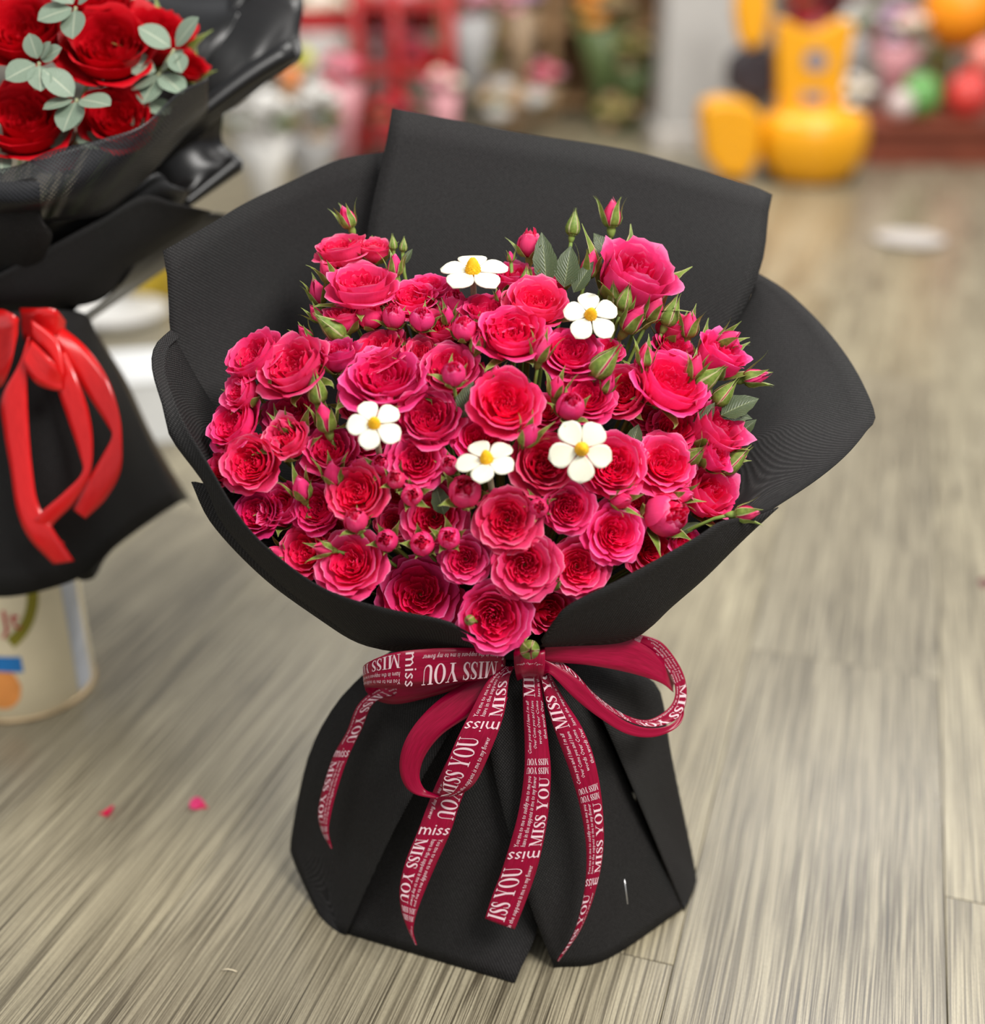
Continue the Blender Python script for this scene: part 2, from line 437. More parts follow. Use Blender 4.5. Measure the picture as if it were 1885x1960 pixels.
# the skirt
LO = [(760, 1252, 0.975), (738, 1254, 0.98), (697, 1290, 0.985), (640, 1352, 0.99), (590, 1450, 0.99), (558, 1600, 0.985), (560, 1642, 0.975),
      (598, 1728, 0.945), (608, 1748, 0.932), (635, 1785, 0.909), (662, 1788, 'F')]
sheet('skirt_sheet', [LO, [(840, 1262, 0.955), (780, 1350, 0.945), (700, 1520, 0.94), (640, 1680, 0.94), (648, 1788, 0.907)],
      [(955, 1268, 0.938), (925, 1310, 0.93), (880, 1370, 0.918), (780, 1540, 0.9), (720, 1660, 0.899), (662, 1789, 'F')]], M_PAPER, WR)
sheet('skirt_sheet', [[(830, 1262, 0.955), (780, 1400, 0.942), (700, 1650, 0.925), (652, 1783, 'F')],
      [(920, 1262, 0.94), (890, 1450, 0.915), (850, 1650, 0.895), (818, 1832, 'F')],
      [(1000, 1262, 0.94), (1012, 1450, 0.918), (1020, 1620, 0.895), (1030, 1765, 0.875), (985, 1881, 'F')]], M_PAPER, WR)
sheet('skirt_sheet', [[(952, 1268, 0.934), (934, 1380, 0.916), (942, 1460, 0.905), (970, 1580, 0.887), (1012, 1725, 0.868), (1060, 1851, 'F')],
      [(1030, 1265, 0.935), (1060, 1420, 0.915), (1120, 1640, 0.893), (1160, 1836, 'F')],
      [(1085, 1275, 0.945), (1150, 1390, 0.94), (1220, 1545, 0.939), (1305, 1741, 'F')]], M_PAPER, WR)
RO = [(1110, 1262, 0.965), (1185, 1275, 0.975), (1238, 1297, 0.982), (1265, 1330, 0.985), (1285, 1450, 0.985), (1328, 1655, 0.982),
      (1331, 1692, 0.968), (1309, 1743, 'F')]
sheet('skirt_sheet', [[(1080, 1268, 0.943), (1110, 1310, 0.937), (1150, 1372, 0.93), (1222, 1535, 0.928), (1307, 1738, 'F')],
      [(1095, 1265, 0.955), (1190, 1310, 0.96), (1240, 1450, 0.958), (1275, 1580, 0.958), (1315, 1700, 0.952), (1309, 1742, 'F')], RO], M_PAPER, WR)
sheet('skirt_sheet', [LO, [('w', -0.05, 1.03, 0.29), ('w', -0.12, 1.07, 0.17), ('w', -0.15, 1.1, 0.001)],
      [('w', 0.02, 1.05, 0.29), ('w', 0.02, 1.11, 0.17), ('w', 0.02, 1.15, 0.001)],
      [('w', 0.08, 1.03, 0.29), ('w', 0.15, 1.07, 0.17), ('w', 0.18, 1.1, 0.001)], RO], M_PAPER, WR, nu=20, nv=28)
stp = MB().tube([at(1195, 1683, 0.888), at(1198, 1706, 0.884), at(1201, 1730, 0.880)], 0.0005, 5)
stp.part('staple', plain('staple_steel', (0.75, 0.75, 0.75), 0.3, 0.5, 0.8), WR)

# ------------------------------------------------------------------ flower generators (unit size)
def profile(P):
    PV = [Vector((a, b)) for a, b in P]
    def f(t):
        if t <= 1: return cr(PV, t)
        e = cr(PV, 0.999); return e+(e-cr(PV, 0.95))*((t-1)/0.05)
    return f
def petal_geo(prof, th0, alpha, r, nu=8, nv=6, ruff=0.05, tip=0.05, rnd_=0.22, jit=0.05):
    P = profile(prof); V, uv = [], []
    k1, k2, p1, p2 = r.uniform(3.5, 6), r.uniform(8, 12), r.uniform(0, 6), r.uniform(0, 6)
    sr, sz, tw = 1+r.uniform(-jit, jit), 1+r.uniform(-jit, jit), r.uniform(0.02, 0.07)
    rag = [r.uniform(-0.04, 0.045) for _ in range(nu+1)]
    for j in range(nv+1):
        v = j/nv
        for i in range(nu+1):
            u = -1+2*i/nu
            ve = v*(1-rnd_*abs(u)**2.6)+tip*v**4*math.exp(-(u/0.2)**2)
            ve += v**6*rag[i]
            rr, z = P(ve)
            s = (0.42+0.58*smooth(v/0.5))*(1-0.10*v**6)
            th = th0+alpha*u*s
            d = ruff*v**3*(math.sin(k1*u+p1)*0.6+math.sin(k2*u+p2)*0.4)
            rr = rr*sr+d*0.75+tw*u*v; z = z*sz+d*0.35
            V.append(Vector((rr*math.cos(th), rr*math.sin(th), z))); uv.append((i/nu, min(1, ve)))
    n = nu+1
    F = [[j*n+i, j*n+i+1, (j+1)*n+i+1, (j+1)*n+i] for j in range(nv) for i in range(nu)]
    return V, F, uv
def sepal_geo(prof, th0, w, r, nv=7):
    P = profile(prof); V, uv = [], []; b = r.uniform(-0.25, 0.25)
    for j in range(nv+1):
        v = j/nv; rr, z = P(v)
        hw = w*(0.55+0.45*smooth(v/0.3))*(1-smooth((v-0.35)/0.65)*0.97)
        th = th0+b*v*v
        for u in (-1, -0.5, 0, 0.5, 1):
            a = th+u*hw/max(rr, 0.45)
            V.append(Vector((rr*math.cos(a), rr*math.sin(a), z+0.05*u*u*hw))); uv.append(((u+1)/2, v))
    F = [[j*5+i, j*5+i+1, (j+1)*5+i+1, (j+1)*5+i] for j in range(nv) for i in range(4)]
    return V, F, uv
def joined(parts_):
    V, F, U = [], [], []
    for v, f, u in parts_:
        b = len(V); V += v; U += u; F += [[i+b for i in q] for q in f]
    return V, F, U
def calyx_geo(r=0.2, h=0.34):
    mb = MB().lathe((0, 0, 0), [(r*0.35, -h*1.5), (r*0.75, -h), (r, -h*0.5), (r*0.95, -0.02), (r*1.5, 0.05)], 10)
    return mb.V, mb.F, [(0.5, 0.3)]*len(mb.V)

def variant(kind, seed, mat, outer=None):
    """list of (part name, mesh) in unit size: radius about 1, axis z, base at the origin"""
    r = random.Random(seed*77+len(kind)); out = []
    outer = outer or mat
    def ring(n, prof, al, nm='petal', mt=None, **k):
        t0 = r.uniform(0, 6.3)
        for i in range(n):
            th = t0+2*math.pi*i/n+r.uniform(-0.12, 0.12)
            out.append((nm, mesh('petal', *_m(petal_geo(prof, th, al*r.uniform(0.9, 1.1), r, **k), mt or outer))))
    def heart(rings):
        ps = []
        for (n, prof, al, ruff) in rings:
            t0 = r.uniform(0, 6.3)
            for i in range(n):
                q = r.uniform(0.88, 1.1)
                pr = [(a*q, b*r.uniform(0.93, 1.06)) for a, b in prof]
                ps.append(petal_geo(pr, t0+2*math.pi*i/n+r.uniform(-0.3, 0.3), al, r, 6, 5, ruff, 0.05, 0.3, 0.08))
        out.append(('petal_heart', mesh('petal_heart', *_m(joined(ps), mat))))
    if kind == 'open':
        ring(5, [(0.05, 0), (0.48, 0.0), (0.84, 0.14), (1.03, 0.32), (1.16, 0.30)], 0.80, ruff=0.09, nu=10)
        ring(5, [(0.05, 0), (0.44, 0.05), (0.76, 0.26), (0.88, 0.50), (1.02, 0.57)], 0.80, ruff=0.08, nu=10)
        ring(5, [(0.05, 0.02), (0.40, 0.10), (0.62, 0.34), (0.72, 0.60), (0.83, 0.68)], 0.80, ruff=0.06)
        heart([(6, [(0.05, 0.05), (0.34, 0.14), (0.54, 0.38), (0.58, 0.60), (0.63, 0.68)], 0.68, 0.06),
               (7, [(0.05, 0.05), (0.28, 0.14), (0.43, 0.36), (0.46, 0.54), (0.49, 0.62)], 0.58, 0.07),
               (7, [(0.05, 0.05), (0.22, 0.14), (0.33, 0.34), (0.35, 0.50), (0.36, 0.57)], 0.55, 0.07),
               (6, [(0.05, 0.05), (0.16, 0.12), (0.23, 0.30), (0.24, 0.45), (0.24, 0.52)], 0.62, 0.06),
               (5, [(0.03, 0.05), (0.08, 0.12), (0.12, 0.30), (0.12, 0.42), (0.11, 0.48)], 0.8, 0.05)])
    elif kind == 'bowl':      # a deeper, fuller cup of a rose
        ring(4, [(0.05, 0), (0.52, 0.0), (0.90, 0.22), (1.06, 0.46), (1.22, 0.46)], 0.90, ruff=0.10, nu=10)
        ring(4, [(0.05, 0), (0.48, 0.03), (0.82, 0.34), (0.90, 0.70), (1.04, 0.84)], 0.95, ruff=0.08, nu=10)
        ring(5, [(0.05, 0.02), (0.42, 0.08), (0.70, 0.40), (0.75, 0.74), (0.82, 0.88)], 0.80, ruff=0.06)
        heart([(6, [(0.05, 0.05), (0.36, 0.14), (0.58, 0.44), (0.61, 0.70), (0.64, 0.79)], 0.70, 0.07),
               (7, [(0.05, 0.05), (0.30, 0.14), (0.46, 0.42), (0.47, 0.62), (0.49, 0.70)], 0.60, 0.09),
               (7, [(0.05, 0.05), (0.24, 0.14), (0.35, 0.40), (0.35, 0.56), (0.35, 0.64)], 0.55, 0.09),
               (6, [(0.05, 0.05), (0.16, 0.12), (0.23, 0.36), (0.22, 0.50), (0.22, 0.58)], 0.62, 0.08),
               (5, [(0.03, 0.05), (0.09, 0.12), (0.12, 0.34), (0.11, 0.46), (0.10, 0.52)], 0.8, 0.06)])
    elif kind == 'cup':       # half open, seen mostly from the side
        ring(4, [(0.08, 0), (0.58, 0.02), (0.93, 0.42), (0.96, 0.90), (1.24, 1.14)], 0.90, ruff=0.11, tip=0.10, nu=10)
        ring(4, [(0.08, 0), (0.52, 0.06), (0.82, 0.45), (0.81, 1.0), (0.94, 1.28)], 0.92, ruff=0.09, nu=10)
        ring(4, [(0.06, 0.02), (0.44, 0.10), (0.66, 0.50), (0.64, 1.02), (0.68, 1.28)], 0.90, ruff=0.07)
        heart([(5, [(0.05, 0.05), (0.36, 0.14), (0.50, 0.55), (0.46, 1.0), (0.47, 1.20)], 0.75, 0.08),
               (5, [(0.05, 0.05), (0.28, 0.14), (0.36, 0.55), (0.32, 0.98), (0.32, 1.16)], 0.75, 0.08),
               (5, [(0.05, 0.05), (0.18, 0.12), (0.24, 0.5), (0.2, 0.95), (0.19, 1.12)], 0.75, 0.06),
               (4, [(0.03, 0.05), (0.08, 0.12), (0.11, 0.5), (0.1, 0.9), (0.08, 1.06)], 0.9, 0.05)])
    elif kind == 'globe':     # plump bud just about to open
        ring(4, [(0.08, 0), (0.62, 0.04), (0.98, 0.58), (0.92, 1.22), (0.60, 1.58)], 0.95, ruff=0.07, tip=0.04)
        ring(4, [(0.08, 0.02), (0.55, 0.08), (0.86, 0.62), (0.76, 1.32), (0.50, 1.70)], 0.95, ruff=0.10)
        heart([(5, [(0.05, 0.1), (0.4, 0.2), (0.62, 0.8), (0.52, 1.45), (0.38, 1.84)], 0.8, 0.14),
               (5, [(0.05, 0.1), (0.3, 0.2), (0.42, 0.8), (0.34, 1.45), (0.22, 1.84)], 0.8, 0.14),
               (4, [(0.03, 0.1), (0.15, 0.2), (0.22, 0.8), (0.16, 1.45), (0.08, 1.80)], 0.9, 0.10)])
    elif kind in ('green', 'point'):
        ring(3, [(0.08, 0), (0.55, 0.05), (0.86, 0.65), (0.66, 1.6), (0.16, 2.35)], 1.15, ruff=0.02, tip=0.03)
        ring(2, [(0.08, 0.02), (0.5, 0.1), (0.74, 0.7), (0.54, 1.7), (0.1, 2.5)], 1.2, ruff=0.02, tip=0.03)
    if kind in ('cup', 'globe'):
        pr = [(0.2, 0.0), (0.75, -0.02), (1.08, 0.36), (1.22, 0.8), (1.62, 1.12)]
        pw = 0.42
    elif kind == 'green':
        pr = [(0.2, 0.0), (0.70, 0.10), (0.98, 0.75), (0.72, 1.75), (0.26, 2.7), (0.20, 3.4)]; pw = 0.60
    elif kind == 'point':
        pr = [(0.2, 0.0), (0.70, 0.08), (1.0, 0.70), (1.02, 1.45), (1.25, 2.2), (1.6, 2.7)]; pw = 0.46
    else:
        pr = [(0.12, -0.02), (0.45, -0.10), (0.8, 0.0), (1.08, 0.12), (1.2, 0.05)]; pw = 0.2
    t0 = r.uniform(0, 6)
    for i in range(5):
        q = r.uniform(0.85, 1.3) if kind != 'green' else r.uniform(0.95, 1.05)
        fl_ = r.uniform(-0.15, 0.35) if kind == 'point' else 0
        pr2 = [(a*(q if k > 2 else 1)+fl_*max(0, k-2)*0.4, b*(1+(0.1*(q-1) if k > 2 else 0))) for k, (a, b) in enumerate(pr)]
        out.append(('sepal', mesh('sepal', *_m(sepal_geo(pr2, t0+i*1.2566, pw, r), M_SEPAL))))
    sc = {'open': 0.2, 'bowl': 0.22, 'cup': 0.3, 'globe': 0.34, 'green': 0.42, 'point': 0.42}[kind]
    out.append(('calyx', mesh('calyx', *_m(calyx_geo(sc, sc*1.7), M_CALYX))))
    return out
def _m(geo, mat): V, F, U = geo; return V, F, mat, U
NVAR = {'open': 4, 'bowl': 4, 'cup': 3, 'globe': 3, 'green': 2, 'point': 4}
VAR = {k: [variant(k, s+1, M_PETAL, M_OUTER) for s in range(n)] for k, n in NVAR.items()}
MIDZ = {'open': 0.42, 'bowl': 0.48, 'cup': 0.62, 'globe': 0.85, 'green': 1.3, 'point': 1.1}
HALF = {'open': 1.04, 'bowl': 1.04, 'cup': 1.0, 'globe': 1.0, 'green': 0.95, 'point': 1.0}

def facing(fx, fy):
    k = math.hypot(fx, fy)
    if k > 0.985: fx, fy = fx/k*0.985, fy/k*0.985
    fz = math.sqrt(1-fx*fx-fy*fy)
    A = RIGHT*fx+UP*fy-FWD*fz
    X = RIGHT-A*RIGHT.dot(A)
    X = X.normalized() if X.length > 0.15 else (UP-A*UP.dot(A)).normalized()
    return A, X, A.cross(X)
def frame(P, A, X, Y, spin, s):
    c, n = math.cos(spin), math.sin(spin)
    X2, Y2 = X*c+Y*n, Y*c-X*n
    M = Matrix((( X2.x, Y2.x, A.x), (X2.y, Y2.y, A.y), (X2.z, Y2.z, A.z)))
    return Matrix.Translation(P) @ M.to_4x4() @ Matrix.Scale(s, 4)
YT = [(380, 1.13), (420, 1.12), (500, 1.085), (600, 1.035), (700, 0.992), (850, 0.952), (950, 0.932), (1100, 0.912), (1180, 0.905), (1260, 0.895)]
def yflow(u, v):
    v = max(380, min(1260, v))
    for (a, p), (b, q) in zip(YT, YT[1:]):
        if v <= b: y = p+(q-p)*(v-a)/(b-a); break
    return y+(0.07 if u > 950 else 0.05)*((u-950)/560.0)**2
SNECK = Vector((0.015, 1.0, 0.275))
FLOW = []
rf = random.Random(11)
def flower(u, v, w, kind, fx=None, fy=None, d=0.0, tint=None, group=None, name=None, table=None, Y=None, neck=SNECK, stem=True, label=None, cat=None, words=None):
    if fx is None: fx = max(-0.6, min(0.6, (u-950)/900.0))
    if fy is None: fy = max(-0.05, min(0.85, (1000-v)/400.0))
    A, X, Yv = facing(fx, fy)
    y = (yflow(u, v) if Y is None else Y)
    if Y is None and u < 530: d += 0.010
    P = at(u, v, y); P = P+(CAMP-P).normalized()*d
    R = w*(1.10 if kind in ('open', 'bowl', 'cup') else 1.04)/2.0/FPX*depth(P)/HALF[kind]
    base = P-A*MIDZ[kind]*R
    M = frame(base, A, X, Yv, rf.uniform(0, 6.28), R)
    o = bpy.data.objects.new(name or ('rose' if kind in ('open', 'bowl', 'cup') else 'rosebud'), None)
    COL.objects.link(o); o.empty_display_size = 0.02
    o.matrix_world = M
    lst = (table or VAR)[kind]; vr = lst[rf.randrange(len(lst))]
    if tint is None:
        q = rf.uniform(0.86, 1.06); tint = (q, q*rf.uniform(0.8, 1.3), q*rf.uniform(0.85, 1.15), 1)
    for nm, me in vr:
        if nm == 'sepal' and kind in ('open', 'bowl') and fx*fx+fy*fy < 0.3: continue
        c = link(nm, me, o); c.color = tint
    if stem:
        b0 = base-A*R*0.5*(0.6 if kind in ('open', 'bowl') else 1.0)
        p1 = b0-A*0.035; p2 = neck+(b0-neck)*0.45
        pts = [((1-t)**3)*b0+3*t*(1-t)**2*p1+3*t*t*(1-t)*p2+t**3*neck for t in [k/9 for k in range(10)]]
        MB().tube(pts, 0.0017, 6).part('stem', M_STEM, o, inv=M.inverted())
    FLOW.append(dict(o=o, u=u, v=v, w=w, kind=kind, fx=fx, fy=fy, label=label))
    if label: tag(o, label, cat)
    return o

# ------------------------------------------------------------------ white flowers
WHITE = [(905, 521, 135, 0.0, 0.76, 92, 0.020, 'topmost white flower'),
         (1130, 605, 110, 0.05, 0.38, 95, 0.020, 'rightmost white flower'),
         (716, 813, 110, 0.08, 0.42, 113, 0.042, 'leftmost white flower'),
         (932, 882, 118, -0.12, 0.68, 113, 0.028, 'small tilted white flower'),
         (1113, 860, 124, 0.0, 0.04, -92, 0.032, 'face-on white flower')]
def white_petal():
    V, uv = [], []
    nu, nv = 8, 8
    for j in range(nv+1):
        v = j/nv
        hw = 0.40*(math.sin(min(1, v*1.02)**0.8*math.pi*0.92)**0.75 if 0 < v < 1 else 0)+0.05*(1-v)
        hw = max(0.012, 0.40*(max(0, math.sin(math.pi*v**1.45)))**0.60) if v > 0 else 0.05
        for i in range(nu+1):
            u = -1+2*i/nu
            x = 0.10+0.92*v
            V.append(Vector((x, u*hw, 0.05+0.10*v-0.16*v*v+0.10*(u*u)*hw))); uv.append((i/nu, v))
    n = nu+1
    return V, [[j*n+i, j*n+i+1, (j+1)*n+i+1, (j+1)*n+i] for j in range(nv) for i in range(nu)], uv
wp = mesh('petal', *_m(white_petal(), M_WHITE))
rb = random.Random(3)
cone = MB().lathe((0, 0, 0), [(0.2, 0.0), (0.225, 0.08), (0.20, 0.22), (0.155, 0.36), (0.09, 0.47), (0.02, 0.51)], 16)
for k in range(110):
    t = k/110; h = 0.05+0.45*t; rr = 0.228*(1-(h/0.545)**2.2)+0.004; a = k*2.39996
    cone.ball((rr*math.cos(a), rr*math.sin(a), h), 0.017, 5, 4)
cme = mesh('flower_centre', cone.V, cone.F, M_YELLOW)
for (u, v, w, fx, fy, spin, d, nm) in WHITE:
    A, X, Yv = facing(fx, fy)
    P = at(u, v, yflow(u, v)); P = P+(CAMP-P).normalized()*d
    R = w/2.0/FPX*depth(P)/1.0
    M = frame(P-A*0.05*R, A, X, Yv, math.radians(spin), R)
    o = bpy.data.objects.new('white_flower', None); COL.objects.link(o); o.matrix_world = M
    lab = {'topmost white flower': 'topmost white five-petal flower with yellow cone, against the back paper',
           'rightmost white flower': 'rightmost white five-petal flower, beside the green rosebuds',
           'leftmost white flower': 'leftmost white five-petal flower with yellow cone among pink roses',
           'small tilted white flower': 'small tilted white flower, its yellow cone leaning up, on brown stub stem',
           'face-on white flower': 'white five-petal flower facing straight out with round yellow centre'}[nm]
    tag(o, lab, 'flower', 'white foam flowers in the bouquet')
    for k in range(5):
        c = link('petal', wp, o); c.rotation_euler = (0, 0, k*2*math.pi/5)
        m = c.modifiers.new('solid', 'SOLIDIFY'); m.thickness = 0.025
        s = 1+0.05*math.sin(k*5+u); c.scale = (s, 1.0+0.08*math.cos(k*3+v), 1)
    link('flower_centre', cme, o)
    pts = [P-A*0.004, P-A*0.05+(SNECK-P)*0.1, P+(SNECK-P)*0.6-A*0.03, SNECK]
    MB().tube(resample(pts, 8), 0.0028, 7).part('stem', plain('dry_stem', (0.24, 0.20, 0.12), 0.7), o, inv=M.inverted())

# ------------------------------------------------------------------ pink roses and buds: u, v, width in pixels, kind, facing, nearness
ROSES = [
 (654, 480, 92, 'bowl', -.15, .84, .0), (716, 482, 52, 'cup', .05, .85, -.01), (691, 550, 118, 'bowl', .0, .80, .012), (659, 612, 60, 'cup', -.1, .85, .0),
 (708, 604, 50, 'globe', .05, .75, .0), (753, 606, 44, 'globe', 0, .7, .008), (788, 572, 98, 'open', 0, .72, -.01), (808, 610, 46, 'globe', .05, .6, .012),
 (488, 684, 104, 'bowl', -.45, .6, .0), (562, 702, 124, 'bowl', -.35, .55, .014), (648, 684, 66, 'cup', -.05, .8, .0), (722, 668, 108, 'open', -.3, .72, -.005),
 (736, 724, 150, 'open', 0, .66, .008), (806, 680, 56, 'cup', .1, .6, -.012), (862, 706, 108, 'open', .0, .45, -.004), (466, 752, 62, 'cup', -.65, .25, .004),
 (560, 792, 112, 'open', -.1, .62, -.012), (822, 548, 76, 'open', 0, .8, -.02), (868, 580, 48, 'globe', 0, .7, -.01), (848, 632, 62, 'cup', -.1, .6, -.012),
 (936, 598, 114, 'open', 0, .80, .0), (981, 640, 114, 'bowl', 0, .62, .012), (1026, 580, 108, 'bowl', .12, .68, .004), (986, 538, 66, 'cup', 0, .8, -.02),
 (1057, 536, 60, 'cup', .1, .8, -.025), (1015, 468, 50, 'globe', .05, .93, .0), (1092, 676, 112, 'open', .1, .55, .0), (1163, 668, 56, 'open', .1, .6, -.015),
 (965, 772, 118, 'bowl', .12, .36, .012), (1044, 786, 70, 'open', 0, .45, -.006), (1124, 760, 102, 'open', .1, .45, .0), (1192, 752, 96, 'bowl', -.45, .35, -.006),
 (919, 838, 96, 'open', 0, .42, -.004), (1041, 886, 110, 'bowl', .22, .2, .0), (1172, 892, 112, 'bowl', .12, .2, .002), (1212, 534, 126, 'cup', .35, .62, .008),
 (1282, 735, 130, 'bowl', .35, .62, .008), (1286, 820, 100, 'open', .1, .42, -.012), (1270, 887, 114, 'open', .18, .28, .006), (1367, 825, 92, 'cup', .5, .55, -.004),
 (1364, 874, 56, 'cup', .7, .35, .010), (1376, 684, 84, 'cup', .42, .68, -.004), (1290, 662, 76, 'open', .3, .7, -.008), (1284, 628, 60, 'cup', .2, .8, -.012),
 (449, 812, 100, 'bowl', -.55, .4, .002), (482, 886, 100, 'bowl', -.25, .12, .010), (428, 902, 58, 'cup', -.4, .2, .002), (554, 842, 72, 'cup', -.3, .35, .008),
 (634, 862, 92, 'bowl', -.1, .5, -.002), (602, 898, 66, 'open', -.15, .3, -.012), (493, 982, 82, 'bowl', -.2, .25, .0), (543, 970, 72, 'cup', -.25, .35, -.004),
 (608, 974, 86, 'bowl', -.3, .3, .0), (683, 944, 104, 'bowl', -.22, .28, .008), (587, 1053, 94, 'bowl', -.35, .12, .002), (671, 1079, 124, 'open', -.18, .34, .010),
 (803, 1136, 142, 'open', 0, .16, -.024), (798, 882, 104, 'open', 0, .2, .004), (822, 800, 110, 'bowl', 0, .45, .002), (830, 988, 112, 'open', 0, .1, -.010),
 (889, 940, 62, 'globe', .0, .35, .012), (890, 1070, 88, 'open', -.05, .08, .0), (971, 994, 114, 'open', -.02, .08, .008), (1085, 972, 88, 'bowl', .08, .08, .004),
 (1004, 1082, 118, 'open', 0, .0, .010), (1106, 1084, 104, 'open', .08, .05, .0), (1176, 1020, 106, 'open', .18, .1, .008), (944, 1182, 116, 'bowl', 0, -.05, .008),
 (1048, 1168, 80, 'cup', .28, .0, -.022), (1276, 984, 84, 'globe', .5, .15, .010), (1352, 945, 92, 'cup', .45, .35, -.008), (1246, 1054, 96, 'open', .3, .1, -.010),
 (1306, 1040, 52, 'cup', .3, .2, -.008), (760, 940, 70, 'open', -.1, .2, -.022), (1235, 790, 60, 'open', .1, .4, -.02), (700, 840, 80, 'open', 0, .4, -.02),
 (690, 780, 66, 'cup', -.1, .5, -.012), (1080, 730, 60, 'open', 0, .5, -.02), (755, 1000, 66, 'open', -.1, .1, -.015), (1130, 925, 60, 'open', .1, .1, -.02),
 (640, 1015, 60, 'open', -.2, .2, -.018), (1210, 965, 54, 'cup', .3, .1, -.012), (900, 640, 60, 'open', 0, .6, -.018), (1400, 868, 40, 'cup', .6, .4, -.006),
]
for (u, v, w, k, fx, fy, d) in ROSES:
    flower(u, v, w, k, fx, fy, d)
BUDS = [
 (664, 417, 34, 'point', -.35, .88, .0), (756, 509, 32, 'point', .0, .93, .008), (752, 466, 17, 'green', -.05, .97, .0), (772, 470, 16, 'green', .1, .97, .0),
 (628, 521, 38, 'point', -.42, .75, .004), (608, 560, 38, 'point', -.2, .8, -.004), (606, 602, 28, 'point', -.5, .75, .0), (634, 627, 40, 'green', -.72, .55, .010),
 (584, 640, 28, 'point', -.5, .7, .0), (606, 745, 38, 'green', -.05, .85, .016), (868, 716, 46, 'globe', .0, .55, .028), (856, 604, 30, 'point', 0, .8, .0),
 (888, 629, 46, 'globe', .0, .6, .014), (914, 658, 32, 'point', .1, .8, .008), (977, 492, 16, 'point', -.1, .97, .0), (954, 568, 20, 'point', .0, .9, .0),
 (1006, 530, 20, 'green', .1, .95, .0), (1022, 524, 18, 'point', .15, .95, .0), (1035, 669, 40, 'point', .15, .8, .016), (1158, 694, 46, 'green', .55, .62, .014),
 (950, 718, 32, 'point', 0, .85, .004), (1092, 778, 54, 'globe', .1, .55, .020), (1065, 740, 36, 'point', .1, .75, .012), (1012, 832, 42, 'point', .35, .6, .016),
 (1097, 430, 28, 'green', .12, .97, .0), (1171, 411, 40, 'point', .02, .97, .0), (1128, 508, 40, 'point', .25, .9, .006), (1168, 486, 22, 'green', .15, .95, .004),
 (1242, 494, 28, 'point', -.1, .95, -.006), (1196, 572, 30, 'green', .25, .85, .024), (1212, 612, 46, 'point', .5, .68, .012), (1252, 594, 40, 'point', .4, .75, .012),
 (1284, 598, 36, 'green', .35, .85, .016), (1319, 622, 40, 'point', .1, .9, .004), (1330, 703, 36, 'point', .2, .88, .012), (1356, 724, 38, 'green', .72, .5, .014),
 (1445, 722, 38, 'point', .93, .18, .004), (1386, 753, 36, 'green', .58, .7, .008), (1393, 650, 38, 'point', .75, .45, .004), (1235, 680, 36, 'point', 0, .9, .014),
 (1402, 882, 42, 'green', .72, .6, .0), (1330, 872, 32, 'green', .4, .4, .014), (623, 801, 44, 'point', -.15, .85, .012), (637, 905, 42, 'point', .05, .7, .012),
 (576, 934, 42, 'point', -.1, .7, .014), (681, 996, 46, 'globe', -.1, .6, .022), (617, 1050, 32, 'point', -.75, .15, .022), (530, 1058, 34, 'point', -.5, .4, .006),
 (731, 889, 40, 'globe', -.1, .35, .004), (757, 917, 36, 'globe', -.05, .3, .014), (789, 948, 40, 'globe', .1, .1, .014), (740, 1034, 42, 'globe', -.1, .15, .012),
 (808, 1040, 46, 'globe', .0, .15, .010), (859, 1029, 42, 'globe', .0, .15, .012), (859, 890, 38, 'globe', .0, .3, .004), (1030, 972, 38, 'globe', .1, .1, .010),
 (1014, 1244, 36, 'green', .0, .05, .020), (1063, 1116, 26, 'green', .2, .3, .004), (898, 1187, 20, 'green', -.2, .1, .030), (1308, 948, 34, 'point', .7, .1, .014),
 (1190, 957, 40, 'point', .55, .0, .010), (1428, 983, 36, 'point', .96, .08, .045), (1165, 735, 30, 'point', .3, .7, .008), (735, 765, 34, 'globe', .1, .6, .018),
 (545, 815, 30, 'point', -.4, .5, .012), (1175, 565, 26, 'green', -.1, .9, .016), (725, 560, 18, 'point', .5, .7, -.01),
]
for (u, v, w, k, fx, fy, d) in BUDS:
    flower(u, v, w, k, fx, fy, d)

ANCH = [(a[0], a[1], a[7]) for a in WHITE]
ORD = ['nearest', 'second nearest', 'third nearest', 'fourth nearest', 'fifth nearest', 'sixth nearest', 'seventh nearest', 'eighth nearest', 'ninth nearest', 'tenth nearest']
DIRS = ['right of', 'up right of', 'above', 'up left of', 'left of', 'down left of', 'below', 'down right of']
KW = {'open': 'open pink rose', 'bowl': 'cupped pink rose', 'cup': 'half-open pink rose', 'globe': 'plump pink rosebud', 'green': 'closed green rosebud', 'point': 'pointed pink rosebud'}
cells = {}
for f in FLOW:
    a = min(ANCH, key=lambda a: math.hypot(f['u']-a[0], f['v']-a[1]))
    du, dv = f['u']-a[0], a[1]-f['v']
    s = int(round(math.atan2(dv, du)/(math.pi/4))) % 8
    cells.setdefault((a[2], s, f['kind']), []).append((math.hypot(du, dv), f))
for (an, s, k), L in cells.items():
    L.sort(key=lambda x: x[0])
    for i, (_, f) in enumerate(L):
        sz = ''
        if k in ('open', 'bowl', 'cup'): sz = 'large ' if f['w'] > 105 else ('small ' if f['w'] < 70 else '')
        tag(f['o'], f"{sz}{KW[k]}, {(ORD[i]+' ') if len(L) > 1 else ''}{DIRS[s]} the {an}", 'rose' if k in ('open', 'bowl', 'cup') else 'rosebud',
            'pink spray roses in the bouquet' if k in ('open', 'bowl', 'cup') else 'rosebuds in the bouquet')

